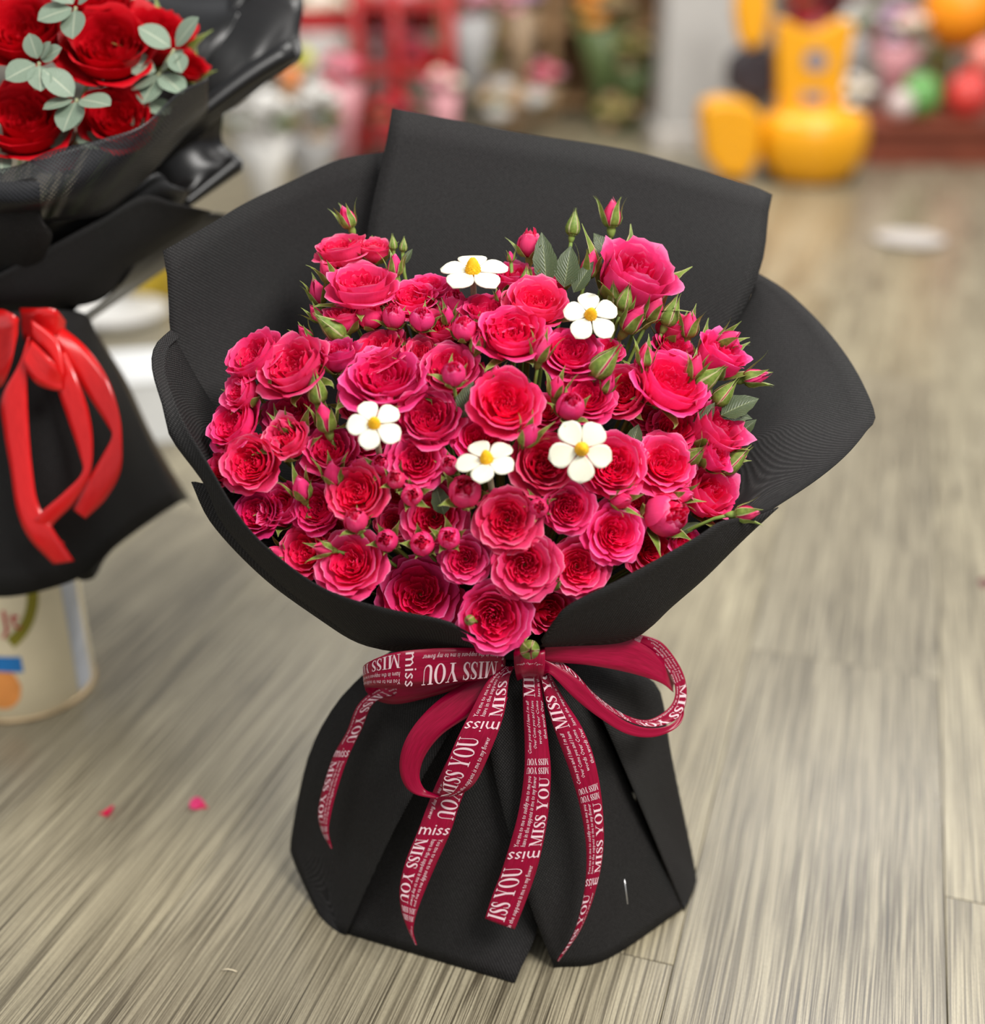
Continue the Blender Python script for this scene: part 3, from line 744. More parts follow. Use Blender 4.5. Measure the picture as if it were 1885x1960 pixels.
# leaves, each on the flower it grows beside: u, v, length px, direction on the picture, width ratio, roll
def leaf_geo(w=0.3):
    V, uv = [], []
    for j in range(9):
        v = j/8; hw = w*math.sin(math.pi*v**0.85)**0.8*(1-0.25*v) if 0 < v < 1 else 0.006
        for i in range(5):
            u = -1+i/2
            ser = 1+0.05*(-1)**j*(abs(u) > 0.9)
            V.append(Vector((v, u*hw*ser, 0.10*abs(u)*hw*3-0.18*v*v))); uv.append((i/4, v))
    return V, [[j*5+i, j*5+i+1, (j+1)*5+i+1, (j+1)*5+i] for j in range(8) for i in range(4)], uv
lm = [mesh('leaf', *_m(leaf_geo(w), M_LEAF)) for w in (0.26, 0.34)]
LEAVES = [(1046, 545, 100, 10, 95, 0), (1080, 550, 80, 0, 82, 1), (1098, 560, 70, 0, 60, 0), (1168, 500, 62, 0, 118, 1), (1380, 795, 78, .006, 28, 1), (1370, 790, 70, 0, -5, 0),
          (885, 800, 72, .004, 75, 1), (1330, 830, 70, .0, 60, 0), (1205, 870, 60, -.004, 75, 1), (1395, 850, 70, -.01, 45, 0), (772, 506, 34, -.004, 62, 0), (850, 985, 60, .0, 105, 1),
          (640, 660, 40, -.01, 10, 0), (1000, 720, 40, -.01, -60, 0), (590, 900, 46, -.006, 60, 1), (775, 1090, 80, -.055, 5, 0), (985, 940, 46, -.01, 20, 0), (1150, 700, 50, -.02, 150, 1),
          (700, 880, 50, -.016, -40, 0), (1015, 850, 40, -.006, 100, 1), (450, 955, 60, -.012, 10, 0), (1300, 1020, 44, .004, 30, 0), (560, 1005, 44, -.012, 200, 1)]
for i, (u, v, ln, d, ang, mm) in enumerate(LEAVES):
    if d == 10: d = 0
    y = yflow(u, v); P = at(u, v, y+0.004); P = P+(CAMP-P).normalized()*d
    a = math.radians(ang)
    D = (RIGHT*math.cos(a)+UP*math.sin(a)-FWD*0.15).normalized()
    N = -FWD*0.85+UP*0.4; N = (N-D*N.dot(D)).normalized(); B = N.cross(D)
    M = Matrix.Translation(P) @ Matrix(((D.x, B.x, N.x), (D.y, B.y, N.y), (D.z, B.z, N.z))).to_4x4() @ Matrix.Scale(ln/FPX*depth(P), 4)
    f = min(FLOW, key=lambda f: math.hypot(f['u']-u, f['v']-v))['o']
    c = link('leaf', lm[mm], f); c.matrix_local = f.matrix_world.inverted() @ M

# ------------------------------------------------------------------ ribbons with printing
class Strip:
    def __init__(s, secs, n=10, bow=0.0):
        A = [pt((q[0], q[1], q[2])) for q in secs]; B = [pt((q[3], q[4], q[5] if len(q) > 5 else q[2])) for q in secs]
        N = n*(len(secs)-1)+1
        s.A = [cr(A, i/(N-1)) for i in range(N)]; s.B = [cr(B, i/(N-1)) for i in range(N)]
        s.L = [0.0]
        for i in range(1, N): s.L.append(s.L[-1]+((s.A[i]+s.B[i])/2-(s.A[i-1]+s.B[i-1])/2).length)
        s.len = s.L[-1]; s.bow = bow
    def ev(s, x, t):
        x = max(0, min(s.len-1e-7, x)); lo, hi = 0, len(s.L)-1
        while hi-lo > 1:
            m = (lo+hi)//2
            if s.L[m] <= x: lo = m
            else: hi = m
        f = (x-s.L[lo])/max(1e-9, s.L[hi]-s.L[lo])
        a = s.A[lo].lerp(s.A[hi], f); b = s.B[lo].lerp(s.B[hi], f)
        p = a.lerp(b, t)
        d = (s.A[hi]+s.B[hi]-s.A[lo]-s.B[lo]); n = d.cross(b-a)
        return p, (n.normalized() if n.length > 1e-12 else Vector((0, -1, 0)))
    def build(s, name, mat, parent, m=4):
        V, uv = [], []
        for i in range(len(s.A)):
            d = s.A[min(i+1, len(s.A)-1)]+s.B[min(i+1, len(s.A)-1)]-s.A[max(i-1, 0)]-s.B[max(i-1, 0)]
            nn = d.cross(s.B[i]-s.A[i]); nn = nn.normalized() if nn.length > 1e-12 else Vector((0, -1, 0))
            for k in range(m+1):
                t = k/m; V.append(s.A[i].lerp(s.B[i], t)+nn*s.bow*(1-(2*t-1)**2)); uv.append((t*0.027, s.L[i]))
        F = [[i*(m+1)+k, i*(m+1)+k+1, (i+1)*(m+1)+k+1, (i+1)*(m+1)+k] for i in range(len(s.A)-1) for k in range(m)]
        return part(name, V, F, mat, parent, uv=uv, solid=0.0004)
def q4(a, b, c, d): return ([a, b, c, d], [(0, 1, 2, 3)])
def stroke(P, W, n=26):
    PV = [Vector((x, y, w)) for (x, y), w in zip(P, W)]; V, F = [], []
    S = [cr(PV, k/(n-1)) for k in range(n)]
    for k, p in enumerate(S):
        d = S[min(k+1, n-1)]-S[max(k-1, 0)]; l = math.hypot(d.x, d.y) or 1
        V += [(p.x-d.y/l*p.z/2, p.y+d.x/l*p.z/2), (p.x+d.y/l*p.z/2, p.y-d.x/l*p.z/2)]
    return V, [(2*k, 2*k+1, 2*k+3, 2*k+2) for k in range(n-1)]
def rect(x0, y0, x1, y1): return q4((x0, y0), (x1, y0), (x1, y1), (x0, y1))
S_ = stroke([(.50, .78), (.44, .91), (.30, .965), (.15, .90), (.11, .76), (.20, .62), (.36, .48), (.47, .34), (.47, .17), (.35, .05), (.22, .035), (.10, .12), (.06, .26)],
            [.03, .05, .07, .12, .16, .19, .20, .18, .14, .09, .06, .05, .03])
def ringg(cx, cy, ox, oy, ix, iy, n=28):
    V, F = [], []
    for k in range(n):
        a = 2*math.pi*k/n; V += [(cx+ox*math.cos(a), cy+oy*math.sin(a)), (cx+ix*math.cos(a), cy+iy*math.sin(a))]
    return V, [(2*k, 2*k+1, (2*k+3) % (2*n), (2*k+2) % (2*n)) for k in range(n)]
GLY = {
 'I': ([rect(.12, 0, .32, 1), rect(0, 0, .44, .045), rect(0, .955, .44, 1)], .52),
 'M': ([rect(.12, 0, .17, 1), rect(0, 0, .30, .04), rect(.0, .96, .26, 1), q4((.07, 1), (.27, 1), (.60, .05), (.52, 0)), q4((.52, 0), (.58, .0), (.87, 1), (.82, 1)),
        rect(.82, 0, 1.01, 1), rect(.72, 0, 1.12, .04), rect(.82, .96, 1.12, 1)], 1.2),
 'S': ([S_, rect(.485, .70, .52, .97), rect(.045, .03, .08, .32)], .62),
 'Y': ([q4((.06, 1), (.28, 1), (.57, .42), (.38, .42)), q4((.80, 1), (.86, 1), (.57, .42), (.52, .44)), rect(.37, 0, .57, .46), rect(.24, 0, .70, .04),
        rect(.0, .96, .38, 1), rect(.68, .96, .98, 1)], 1.02),
 'O': ([ringg(.46, .5, .46, .52, .25, .475)], .98),
 'U': ([rect(.12, .30, .32, 1), rect(.74, .30, .79, 1), stroke([(.22, .32), (.26, .14), (.45, .045), (.66, .12), (.765, .32)], [.20, .16, .08, .055, .05]),
        rect(0, .96, .44, 1), rect(.62, .96, .92, 1)], .98), ' ': ([], .34)}
def serif(text):
    V, F, x = [], [], 0.0
    for ch in text:
        for v, f in GLY[ch][0]:
            b = len(V); V += [(p[0]+x, p[1]) for p in v]; F += [[i+b for i in q] for q in f]
        x += GLY[ch][1]
    return V, F, x
_tc = {}
def sans(text, shear=0.0):
    key = (text, shear)
    if key in _tc: return _tc[key]
    cu = bpy.data.curves.new('t', 'FONT'); cu.body = text; cu.shear = shear; cu.resolution_u = 1
    ob = bpy.data.objects.new('t', cu); COL.objects.link(ob)
    dg = bpy.context.evaluated_depsgraph_get()
    me = bpy.data.meshes.new_from_object(ob.evaluated_get(dg))
    V = [(v.co.x/0.72, v.co.y/0.72) for v in me.vertices]; F = [list(p.vertices) for p in me.polygons]
    bpy.data.objects.remove(ob); bpy.data.meshes.remove(me); bpy.data.curves.remove(cu)
    x0 = min(v[0] for v in V); x1 = max(v[0] for v in V)
    _tc[key] = ([(a-x0, b) for a, b in V], F, x1-x0); return _tc[key]
def lettering(strip, items, parent, signat=0.5):
    """items: (glyphs, s from, s to, t of baseline, t of letter tops, across?)"""
    V, F = [], []
    p, n = strip.ev(strip.len*signat, 0.5); sign = 1 if n.dot(CAMP-p) > 0 else -1
    for (gl, s0, s1, t0, t1, across) in items:
        gv, gf, gw = gl; b = len(V); ok = []
        for (x, y) in gv:
            if across: s, t = s0+(s1-s0)*y, t0+(t1-t0)*x/gw
            else: s, t = s0+(s1-s0)*x/gw, t0+(t1-t0)*y
            ok.append(0 <= s <= strip.len and -0.01 <= t <= 1.01)
            p, n = strip.ev(s, t)
            V.append(p+n*(sign*0.0005+strip.bow*(1-(2*t-1)**2)))
        F += [[i+b for i in q] for q in gf if all(ok[i] for i in q)]
    if F: return part('printed_lettering', V, F, M_PRINT, parent, smooth_=False)
T1, T2 = 'You me to me to suddly me to me you', 'have in the suppens is me to my flower'
T3 = ['Come you and I have I m all', 'Over Come you and I have', 'words Over Come', 'then words Over']
def pattern(L, start, way, U=0.235, flip=False):
    """one repeat of the print, read along the ribbon from start; way = +1 / -1 along s"""
    I = []
    f = lambda t: 1-t if flip else t
    for rep in (-1, 0, 1, 2):
        b = start+way*rep*U
        P = lambda k: b+way*k*U
        I.append((serif('MISS YOU'), P(0.0), P(0.30), f(.60), f(.05), False))
        I.append((sans(T2, 0.25), P(0.0), P(0.30), f(.86), f(.72), False))
        I.append((sans('miss'), P(0.365), P(0.315), f(.96), f(.04), True))
        I.append((serif('MISS YOU'), P(0.385), P(0.68), f(.95), f(.58), False))
        I.append((sans(T1, 0.2), P(0.385), P(0.68), f(.27), f(.12), False))
        I.append((sans(T2, 0.2), P(0.385), P(0.68), f(.47), f(.32), False))
        I.append((serif('MISS YOU'), P(0.715), P(0.69), f(.92), f(.08), True))
        I.append((serif('MISS YOU'), P(0.75), P(0.725), f(.92), f(.08), True))
        for k in range(4):
            I.append((sans(T3[k], 0.4), P(0.77+0.02*k), P(0.985), f(.27+.23*k), f(.13+.23*k), False))
    return I

BOW = thing('ribbon_bow', at(1000, 1270, 0.915), 'burgundy satin bow printed MISS YOU, tied at the neck of the pink bouquet', 'ribbon')
def ribbon(name, secs, start=None, way=1, flip=False, bow=0.0008, signat=0.5, mat=M_RIB, parent=BOW, U=0.235):
    st = Strip(secs, bow=bow); o = st.build(name, mat, parent)
    if start is not None:
        l = lettering(st, pattern(st.len, start*st.len, way, U, flip), parent, signat)
        if l:
            l.parent = o
    return o
# tails
ribbon('ribbon_tail', [(1000, 1290, .912, 1036, 1290, .912), (1001, 1350, .905, 1041, 1350, .905), (1004, 1420, .897, 1049, 1420, .897), (1003, 1480, .888, 1054, 1480, .888),
       (991, 1560, .878, 1048, 1565, .878), (964, 1655, .866, 1031, 1650, .866), (942, 1715, .858, 1010, 1715, .858), (928, 1758, .852, 985, 1779, .848)], 1.04, -1)
ribbon('ribbon_tail', [(1034, 1292, .910, 1052, 1290, .913), (1046, 1350, .902, 1084, 1345, .905), (1066, 1410, .895, 1115, 1395, .898), (1090, 1475, .887, 1138, 1455, .889),
       (1110, 1545, .878, 1152, 1535, .879), (1122, 1625, .868, 1155, 1620, .869), (1118, 1705, .858, 1141, 1700, .858), (1098, 1785, .850, 1112, 1778, .850), (1066, 1838, .846, 1069, 1840, .846)], 0.97, -1)
ribbon('ribbon_tail', [(930, 1330, .905, 972, 1335, .905), (880, 1410, .9, 940, 1420, .9), (835, 1500, .893, 888, 1518, .893), (800, 1590, .882, 862, 1592, .882), (776, 1650, .873, 832, 1660, .873),
       (765, 1700, .867, 811, 1710, .866), (768, 1742, .862, 796, 1752, .861), (780, 1778, .859, 791, 1782, .858), (794, 1806, .857, 798, 1809, .856)], 0.24, 1, True)
ribbon('ribbon_tail', [(760, 1290, .945, 790, 1325, .945), (690, 1343, .945, 720, 1342, .94), (664, 1400, .945, 692, 1396, .938), (637, 1450, .943, 666, 1450, .935), (615, 1520, .937, 645, 1512, .93), (609, 1560, .932, 633, 1560, .926),
       (616, 1592, .928, 629, 1592, .923), (632, 1621, .923, 636, 1625, .921)], 0.1, 1, True)
# loops
ribbon('ribbon_loop', [(966, 1244, .912, 962, 1296, .908), (900, 1240, .902, 895, 1304, .898), (820, 1242, .897, 815, 1314, .893), (750, 1250, .900, 750, 1318, .897), (708, 1266, .912, 708, 1316, .91),
       (695, 1278, .93, 700, 1322, .935), (715, 1282, .945, 722, 1341, .945), (765, 1280, .945, 765, 1347, .94), (840, 1275, .938, 838, 1330, .932), (920, 1266, .93, 915, 1305, .925), (968, 1260, .922, 965, 1290, .92)], 0.02, 1, True, U=0.225, signat=0.2)
ribbon('ribbon_loop', [(960, 1275, .92, 975, 1300, .918), (885, 1310, .914, 952, 1318, .91), (832, 1346, .905, 905, 1365, .9), (790, 1392, .897, 848, 1404, .894), (769, 1435, .892, 815, 1444, .89), (765, 1475, .888, 803, 1482, .887),
       (777, 1507, .884, 811, 1508, .884), (802, 1523, .880, 830, 1518, .882), (842, 1524, .876, 866, 1524, .876), (848, 1482, .873, 908, 1500, .873), (872, 1420, .878, 944, 1425, .878), (902, 1360, .887, 966, 1360, .887),
       (932, 1305, .9, 974, 1300, .9), (965, 1275, .91, 985, 1275, .91)], 0.56, 1, signat=0.8)
ribbon('ribbon_loop', [(1040, 1240, .912, 1040, 1272, .912), (1050, 1232, .912, 1050, 1268, .910), (1120, 1230, .922, 1124, 1273, .916), (1200, 1221, .938, 1200, 1287, .926), (1262, 1257, .948, 1262, 1306, .935), (1290, 1308, .95, 1289, 1325, .942)])
ribbon('ribbon_loop', [(1192, 1214, .955, 1192, 1223, .955), (1225, 1215, .957, 1218, 1230, .955), (1268, 1231, .955, 1254, 1252, .952), (1306, 1285, .947, 1287, 1300, .944), (1314, 1335, .937, 1291, 1335, .936), (1298, 1374, .927, 1272, 1362, .928),
       (1255, 1391, .918, 1236, 1378, .92), (1212, 1384, .912, 1192, 1366, .914), (1165, 1360, .91, 1140, 1330, .912), (1118, 1322, .91, 1098, 1285, .914), (1075, 1285, .91, 1060, 1258, .914), (1045, 1270, .91, 1040, 1250, .912)], 0.3, 1)
ribbon('ribbon_loop', [(1040, 1262, .91, 1040, 1292, .908), (1068, 1276, .908, 1055, 1292, .904), (1115, 1308, .905, 1100, 1337, .9), (1152, 1348, .904, 1150, 1376, .9), (1200, 1382, .907, 1200, 1405, .903), (1245, 1394, .912, 1250, 1411, .91),
       (1285, 1386, .92, 1293, 1394, .918), (1302, 1362, .932, 1309, 1366, .93), (1296, 1330, .945, 1300, 1330, .945)])
kn = ribbon('ribbon_knot', [(984, 1236, .915, 1042, 1236, .915), (983, 1248, .902, 1043, 1246, .902), (984, 1270, .897, 1043, 1270, .897), (987, 1292, .899, 1040, 1292, .899), (990, 1303, .91, 1036, 1303, .91)], bow=-0.003)
st = Strip([(983, 1248, .902, 1043, 1246, .902), (984, 1270, .897, 1043, 1270, .897), (987, 1292, .899, 1040, 1292, .899)], bow=-0.003)
l = lettering(st, [(sans('Over Come you and', .4), st.len*.30, st.len*.12, .1, .95, True), (sans('words Over Come', .4), st.len*.60, st.len*.42, .08, .92, True), (sans('then words Over', .4), st.len*.92, st.len*.74, .1, .95, True)], BOW)
if l: l.parent = kn

# ------------------------------------------------------------------ red rose bouquet standing in a tin
RB = thing('red_bouquet_wrapper', at(40, 1100, 1.33), 'glossy black wrapping of the red rose bouquet at left', 'wrapping paper')
RB.location.z = 0.2
REDVAR = {k: [variant(k, s+41, M_RED) for s in range(2)] for k in ('bowl', 'open', 'cup')}
RNECK = Vector((-0.62, 1.42, 0.42))
for (u, v, w, k, fx, fy, y, lab) in [
    (42, 62, 150, 'bowl', .05, .45, 1.30, 'large red rose at the top left corner of the photo'),
    (203, 92, 155, 'bowl', .15, .42, 1.31, 'largest red rose, between the eucalyptus sprigs'),
    (46, 232, 158, 'bowl', .08, .45, 1.26, 'red rose low at the left edge, above the netting'),
    (222, 228, 118, 'bowl', .2, .3, 1.28, 'red rose half sunk behind the black netting'),
    (300, 78, 104, 'cup', .35, .55, 1.36, 'red rose turned away toward the black wrap, behind eucalyptus'),
    (362, 132, 50, 'cup', .4, .4, 1.36, 'small red rose at the right end, under eucalyptus leaves'),
    (190, -2, 110, 'bowl', .1, .5, 1.36, 'red rose cut by the top edge of the photo'),
    (110, 292, 70, 'cup', .0, .1, 1.29, 'dark red rose in shade, lowest above the netting')]:
    flower(u, v, w, k, fx, fy, table=REDVAR, Y=y, neck=RNECK, tint=(1, 1, 1, 1), label=lab, cat='rose')['group'] = 'red roses in the left bouquet'
def euc_leaf():
    V, uv = [], []
    for j in range(9):
        v = j/8; hw = 0.42*math.sin(math.pi*v)**0.62 if 0 < v < 1 else 0.02
        for i in range(5):
            u = -1+i/2; V.append(Vector((v, u*hw, 0.12*abs(u)*hw-0.1*v*v))); uv.append((i/4, v))
    return V, [[j*5+i, j*5+i+1, (j+1)*5+i+1, (j+1)*5+i] for j in range(8) for i in range(4)], uv
elm = mesh('leaf', *_m(euc_leaf(), M_EUC))
M_ESTEM = plain('eucalyptus_stem', (0.30, 0.32, 0.18), 0.6)
for (u, v, y, leaves, lab) in [
    (75, 120, 1.26, [(-35, 24, 55), (5, 28, 48), (30, -15, 40), (-6, -22, 38), (18, -26, 30)], 'small-leaved eucalyptus sprig between the two left red roses'),
    (147, 190, 1.25, [(-30, -28, 62), (38, 8, 62), (-12, 42, 58), (-48, 18, 50), (6, 68, 44)], 'eucalyptus sprig with four round leaves in front of the roses'),
    (145, 14, 1.29, [(-18, -22, 75), (20, -16, 60), (-42, 20, 60), (0, 44, 55)], 'broad eucalyptus sprig at the top edge between roses'),
    (305, 140, 1.31, [(-30, -10, 60), (24, 20, 56), (-16, 38, 58), (28, -22, 50), (-40, 30, 48)], 'grey green eucalyptus clump beside the largest red rose'),
    (333, 95, 1.31, [(-26, -16, 58), (18, -20, 62), (10, 26, 40)], 'eucalyptus sprig topmost at the right of the red roses'),
    (275, 190, 1.31, [(-34, -8, 56), (20, 12, 52), (-6, 34, 48)], 'shaded eucalyptus sprig just above the netting'),
    (0, 285, 1.24, [(-10, -20, 50), (4, 16, 40)], 'eucalyptus leaf at the left edge under a red rose'),
    (280, 8, 1.40, [(-26, -8, 50), (10, -22, 46), (-40, 12, 44)], 'thin dark eucalyptus sprig at the top by the wrap'),
    (150, 250, 1.27, [(-24, 10, 60), (16, 14, 46)], 'dark eucalyptus leaves low between two red roses')]:
    P0 = at(u, v, y); o = thing('eucalyptus_sprig', P0, lab, 'sprig', 'eucalyptus in the red bouquet')
    MB().tube([P0, P0.lerp(RNECK, 0.25)+Vector((0, 0.02, 0)), P0.lerp(RNECK, 0.7)], 0.0018, 5).part('stem', M_ESTEM, o)
    for k, (dx, dy, ln) in enumerate(leaves):
        D = (RIGHT*dx-UP*dy).normalized()*0.9-FWD*0.35; D.normalize()
        N = -FWD*0.7+UP*(0.6 if k % 2 else 0.3)+RIGHT*(0.2-0.13*k); N = (N-D*N.dot(D)).normalized(); B = N.cross(D)
        M = Matrix.Translation(P0+D*0.004) @ Matrix(((D.x, B.x, N.x), (D.y, B.y, N.y), (D.z, B.z, N.z))).to_4x4() @ Matrix.Scale((ln+8)/FPX*depth(P0), 4)
        c = link('leaf', elm, o); c.matrix_local = Matrix.Translation(-P0) @ M
RN = [('w', -0.66, 1.40, 0.42), ('w', -0.60, 1.37, 0.42), ('w', -0.56, 1.42, 0.42)]
# back sheets radiating to the upper right
sheet('paper_sheet', [[(250, -60, 1.56), (330, -30, 1.56), (400, -20, 1.55), (470, -25, 1.55)], [(240, 120, 1.47), (300, 130, 1.46), (370, 130, 1.45), (410, 120, 1.46)], RN[1:]], M_GLOSS, RB)
sheet('paper_sheet', [[(440, -30, 1.53), (500, -20, 1.52), (576, -12, 1.53), (574, 60, 1.5), (568, 108, 1.47)],
                      [(380, 150, 1.45), (400, 170, 1.44), (410, 190, 1.43), (400, 220, 1.42), (380, 250, 1.41)], RN[1:]], M_GLOSS, RB)
def roll(P, r0, mat=M_GLOSS):
    st = MB().tube(resample([pt(p) for p in P], 12), r0, 10, r0*0.55); return st.part('rolled_edge', mat, RB)
roll([(556, 96, 1.46), (470, 150, 1.43), (360, 235, 1.39), (250, 330, 1.35)], 0.013)
roll([(398, 212, 1.41), (330, 262, 1.38), (262, 325, 1.345)], 0.006)
roll([(452, 312, 1.43), (410, 345, 1.41), (350, 392, 1.38)], 0.011)
roll([(470, -20, 1.52), (430, 70, 1.49), (385, 165, 1.44)], 0.008)
sheet('paper_sheet', [[(574, 70, 1.49), (575, 112, 1.47), (520, 150, 1.45), (450, 205, 1.43)], [(420, 200, 1.43), (400, 240, 1.42), (380, 260, 1.41), (330, 290, 1.39)], RN[1:]], M_GLOSS, RB)
sheet('paper_sheet', [[(430, 200, 1.43), (425, 270, 1.44), (465, 315, 1.43), (405, 352, 1.41)], [(300, 280, 1.39), (300, 330, 1.39), (320, 370, 1.39), (320, 400, 1.38)], RN[1:]], M_GLOSS, RB)
# netting collar
sheet('netting', [[(-40, 325, 1.215), (30, 318, 1.21), (100, 288, 1.215), (200, 264, 1.225), (275, 238, 1.24), (340, 178, 1.28), (398, 152, 1.33)],
                  [(-40, 380, 1.20), (40, 385, 1.195), (110, 375, 1.20), (210, 330, 1.225), (290, 280, 1.255), (350, 225, 1.30), (398, 195, 1.35)],
                  [(-40, 430, 1.24), (60, 425, 1.24), (140, 420, 1.245), (215, 400, 1.26), (300, 320, 1.29), (350, 265, 1.33), (395, 215, 1.36)]], M_NET, RB, wav=0.002)
# front collar of the wrap
sheet('paper_sheet', [[(-60, 352, 1.215), (20, 348, 1.205), (70, 344, 1.20), (78, 400, 1.21), (80, 425, 1.22)],
                      [(-60, 480, 1.23), (20, 480, 1.23), (60, 480, 1.23), (80, 480, 1.235), (90, 480, 1.24)], [('w', -0.66, 1.36, 0.44), ('w', -0.60, 1.34, 0.44)]], M_PAPER, RB)
sheet('paper_sheet', [[(-60, 430, 1.25), (80, 418, 1.255), (170, 405, 1.27), (250, 365, 1.30), (300, 330, 1.32), (330, 360, 1.34)],
                      [(-60, 560, 1.27), (80, 520, 1.28), (150, 480, 1.29), (230, 440, 1.31), (290, 420, 1.33), (340, 400, 1.36)], [('w', -0.68, 1.37, 0.43), ('w', -0.56, 1.37, 0.43)]], M_GLOSS, RB)
sheet('paper_sheet', [[(-60, 556, 1.235), (80, 480, 1.245), (200, 415, 1.265), (275, 374, 1.285), (330, 388, 1.30), (404, 405, 1.33)],
                      [(-60, 585, 1.25), (60, 570, 1.255), (130, 545, 1.265), (220, 490, 1.285), (300, 450, 1.31), (395, 412, 1.345)],
                      [(-60, 602, 1.28), (60, 595, 1.28), (120, 590, 1.285), (200, 570, 1.30), (270, 500, 1.33), (385, 425, 1.37)]], M_PAPER, RB)
sheet('paper_sheet', [[(280, 455, 1.33), (340, 430, 1.36), (400, 408, 1.39), (455, 415, 1.43)], [(200, 575, 1.31), (230, 555, 1.34), (290, 520, 1.38), (330, 505, 1.42)], RN[1:]], M_GLOSS, RB)
# skirt
sheet('skirt_sheet', [[(-60, 600, 1.26), (40, 596, 1.255), (110, 592, 1.265), (160, 600, 1.30), (185, 640, 1.34)],
                      [(-60, 850, 1.22), (60, 850, 1.205), (150, 840, 1.22), (215, 800, 1.27), (250, 770, 1.33)],
                      [(-60, 1145, 1.195), (50, 1136, 1.185), (150, 1108, 1.195), (215, 1052, 1.22), (280, 1000, 1.27), (345, 960, 1.33)]], M_PAPER, RB, wav=0.003, seed=9)
sheet('skirt_sheet', [[(120, 600, 1.29), (185, 640, 1.34), (190, 650, 1.40)], [(150, 820, 1.24), (255, 770, 1.35), (260, 800, 1.44)],
                      [(150, 1110, 1.21), (180, 1106, 1.22), (218, 1050, 1.25), (345, 962, 1.335), (372, 968, 1.40)]], M_GLOSS, RB)
sheet('skirt_sheet', [[('w', -0.57, 1.44, 0.42), ('w', -0.64, 1.48, 0.42), ('w', -0.72, 1.42, 0.42)], [('w', -0.46, 1.46, 0.2), ('w', -0.64, 1.56, 0.2), ('w', -0.82, 1.42, 0.2)]], M_PAPER, RB)
RBW = thing('red_ribbon', at(80, 620, 1.235), 'shiny red satin ribbon with trailing loops on the black left bouquet', 'ribbon')
def rrib(name, secs): return ribbon(name, secs, mat=M_REDRIB, parent=RBW, bow=0.001)
rrib('ribbon_knot', [(38, 590, 1.25, 40, 650, 1.25), (70, 590, 1.225, 72, 655, 1.225), (105, 592, 1.22, 105, 648, 1.22), (126, 615, 1.235, 126, 640, 1.235)])
rrib('ribbon_loop', [(98, 630, 1.225, 112, 620, 1.235), (130, 700, 1.205, 165, 665, 1.215), (170, 760, 1.19, 205, 722, 1.195), (204, 812, 1.18, 228, 790, 1.18), (214, 835, 1.172, 234, 850, 1.168),
                     (196, 872, 1.168, 230, 905, 1.162), (165, 925, 1.165, 203, 955, 1.16), (140, 975, 1.165, 164, 993, 1.16)])
rrib('ribbon_loop', [(90, 680, 1.205, 125, 672, 1.205), (108, 740, 1.19, 150, 728, 1.19), (132, 810, 1.18, 172, 796, 1.18), (152, 870, 1.172, 178, 862, 1.172), (157, 905, 1.165, 170, 915, 1.165),
                     (120, 945, 1.16, 140, 965, 1.16), (74, 985, 1.157, 98, 1012, 1.157), (60, 1010, 1.16, 125, 1042, 1.157)])
rrib('ribbon_tail', [(42, 690, 1.205, 56, 640, 1.21), (4, 760, 1.195, 52, 730, 1.195), (8, 830, 1.187, 54, 800, 1.187), (20, 900, 1.177, 60, 880, 1.177), (32, 975, 1.165, 72, 960, 1.165), (55, 1030, 1.155, 100, 1010, 1.155), (102, 1080, 1.15, 142, 1074, 1.15)])
rrib('ribbon_loop', [(60, 650, 1.215, 60, 612, 1.215), (100, 690, 1.195, 110, 650, 1.205), (118, 745, 1.185, 122, 715, 1.19), (70, 735, 1.185, 100, 690, 1.185), (42, 690, 1.195, 60, 650, 1.205)])
rrib('ribbon_loop', [(-30, 600, 1.24, -30, 730, 1.24), (0, 592, 1.225, 0, 742, 1.215), (22, 600, 1.21, 20, 700, 1.205), (36, 610, 1.21, 34, 640, 1.21)])
# the tin it stands in
TC = ground(60, 1385)
TINR = 0.086; TX, TY = -0.61, TC.y+TINR
tin = thing('milk_tin', (TX, TY, 0), 'cream printed tin with olive arc and blue banner under the red bouquet', 'tin')
M_TIN = plain('cream_tin_print', (0.92, 0.80, 0.55), 0.35, 0.5, var=0.06, scale=18)
M_TINM = plain('tin_metal', (0.62, 0.62, 0.62), 0.3, 0.5, 0.9)
MB().lathe((TX, TY, 0), [(TINR-0.002, 0.004), (TINR, 0.006), (TINR, 0.205), (TINR-0.001, 0.207)], 48).part('can_body', M_TIN, tin)
MB().lathe((TX, TY, 0), [(TINR-0.004, 0.0), (TINR+0.0022, 0.0005), (TINR+0.0022, 0.0045), (TINR-0.002, 0.006)], 48).part('bottom_rim', plain('tin_rim', (0.5, 0.36, 0.2), 0.4, 0.5, 0.5), tin)
MB().lathe((TX, TY, 0), [(TINR-0.004, 0.206), (TINR+0.002, 0.207), (TINR+0.002, 0.212), (TINR-0.004, 0.213)], 48).part('top_rim', M_TINM, tin)
def on_tin(a, z, off=0.0006):          # a: arc length from the front, along the tin's wall
    t = -math.pi/2+a/TINR; return Vector((TX+math.cos(t)*(TINR+off), TY+math.sin(t)*(TINR+off), z))
def tin_poly(name, quads, mat, off=0.0006):
    V, F = [], []
    for qd in quads:
        b = len(V); V += [on_tin(a, z, off) for a, z in qd]; F.append(list(range(b, b+len(qd))))
    return part(name, V, F, mat, tin, smooth_=False)
M_OL = plain('olive_print', (0.30, 0.26, 0.02), 0.4); M_BL = plain('blue_print', (0.02, 0.20, 0.55), 0.4); M_RD = plain('red_print', (0.62, 0.02, 0.05), 0.4); M_ORP = plain('orange_print', (0.85, 0.32, 0.08), 0.4)
arc = []
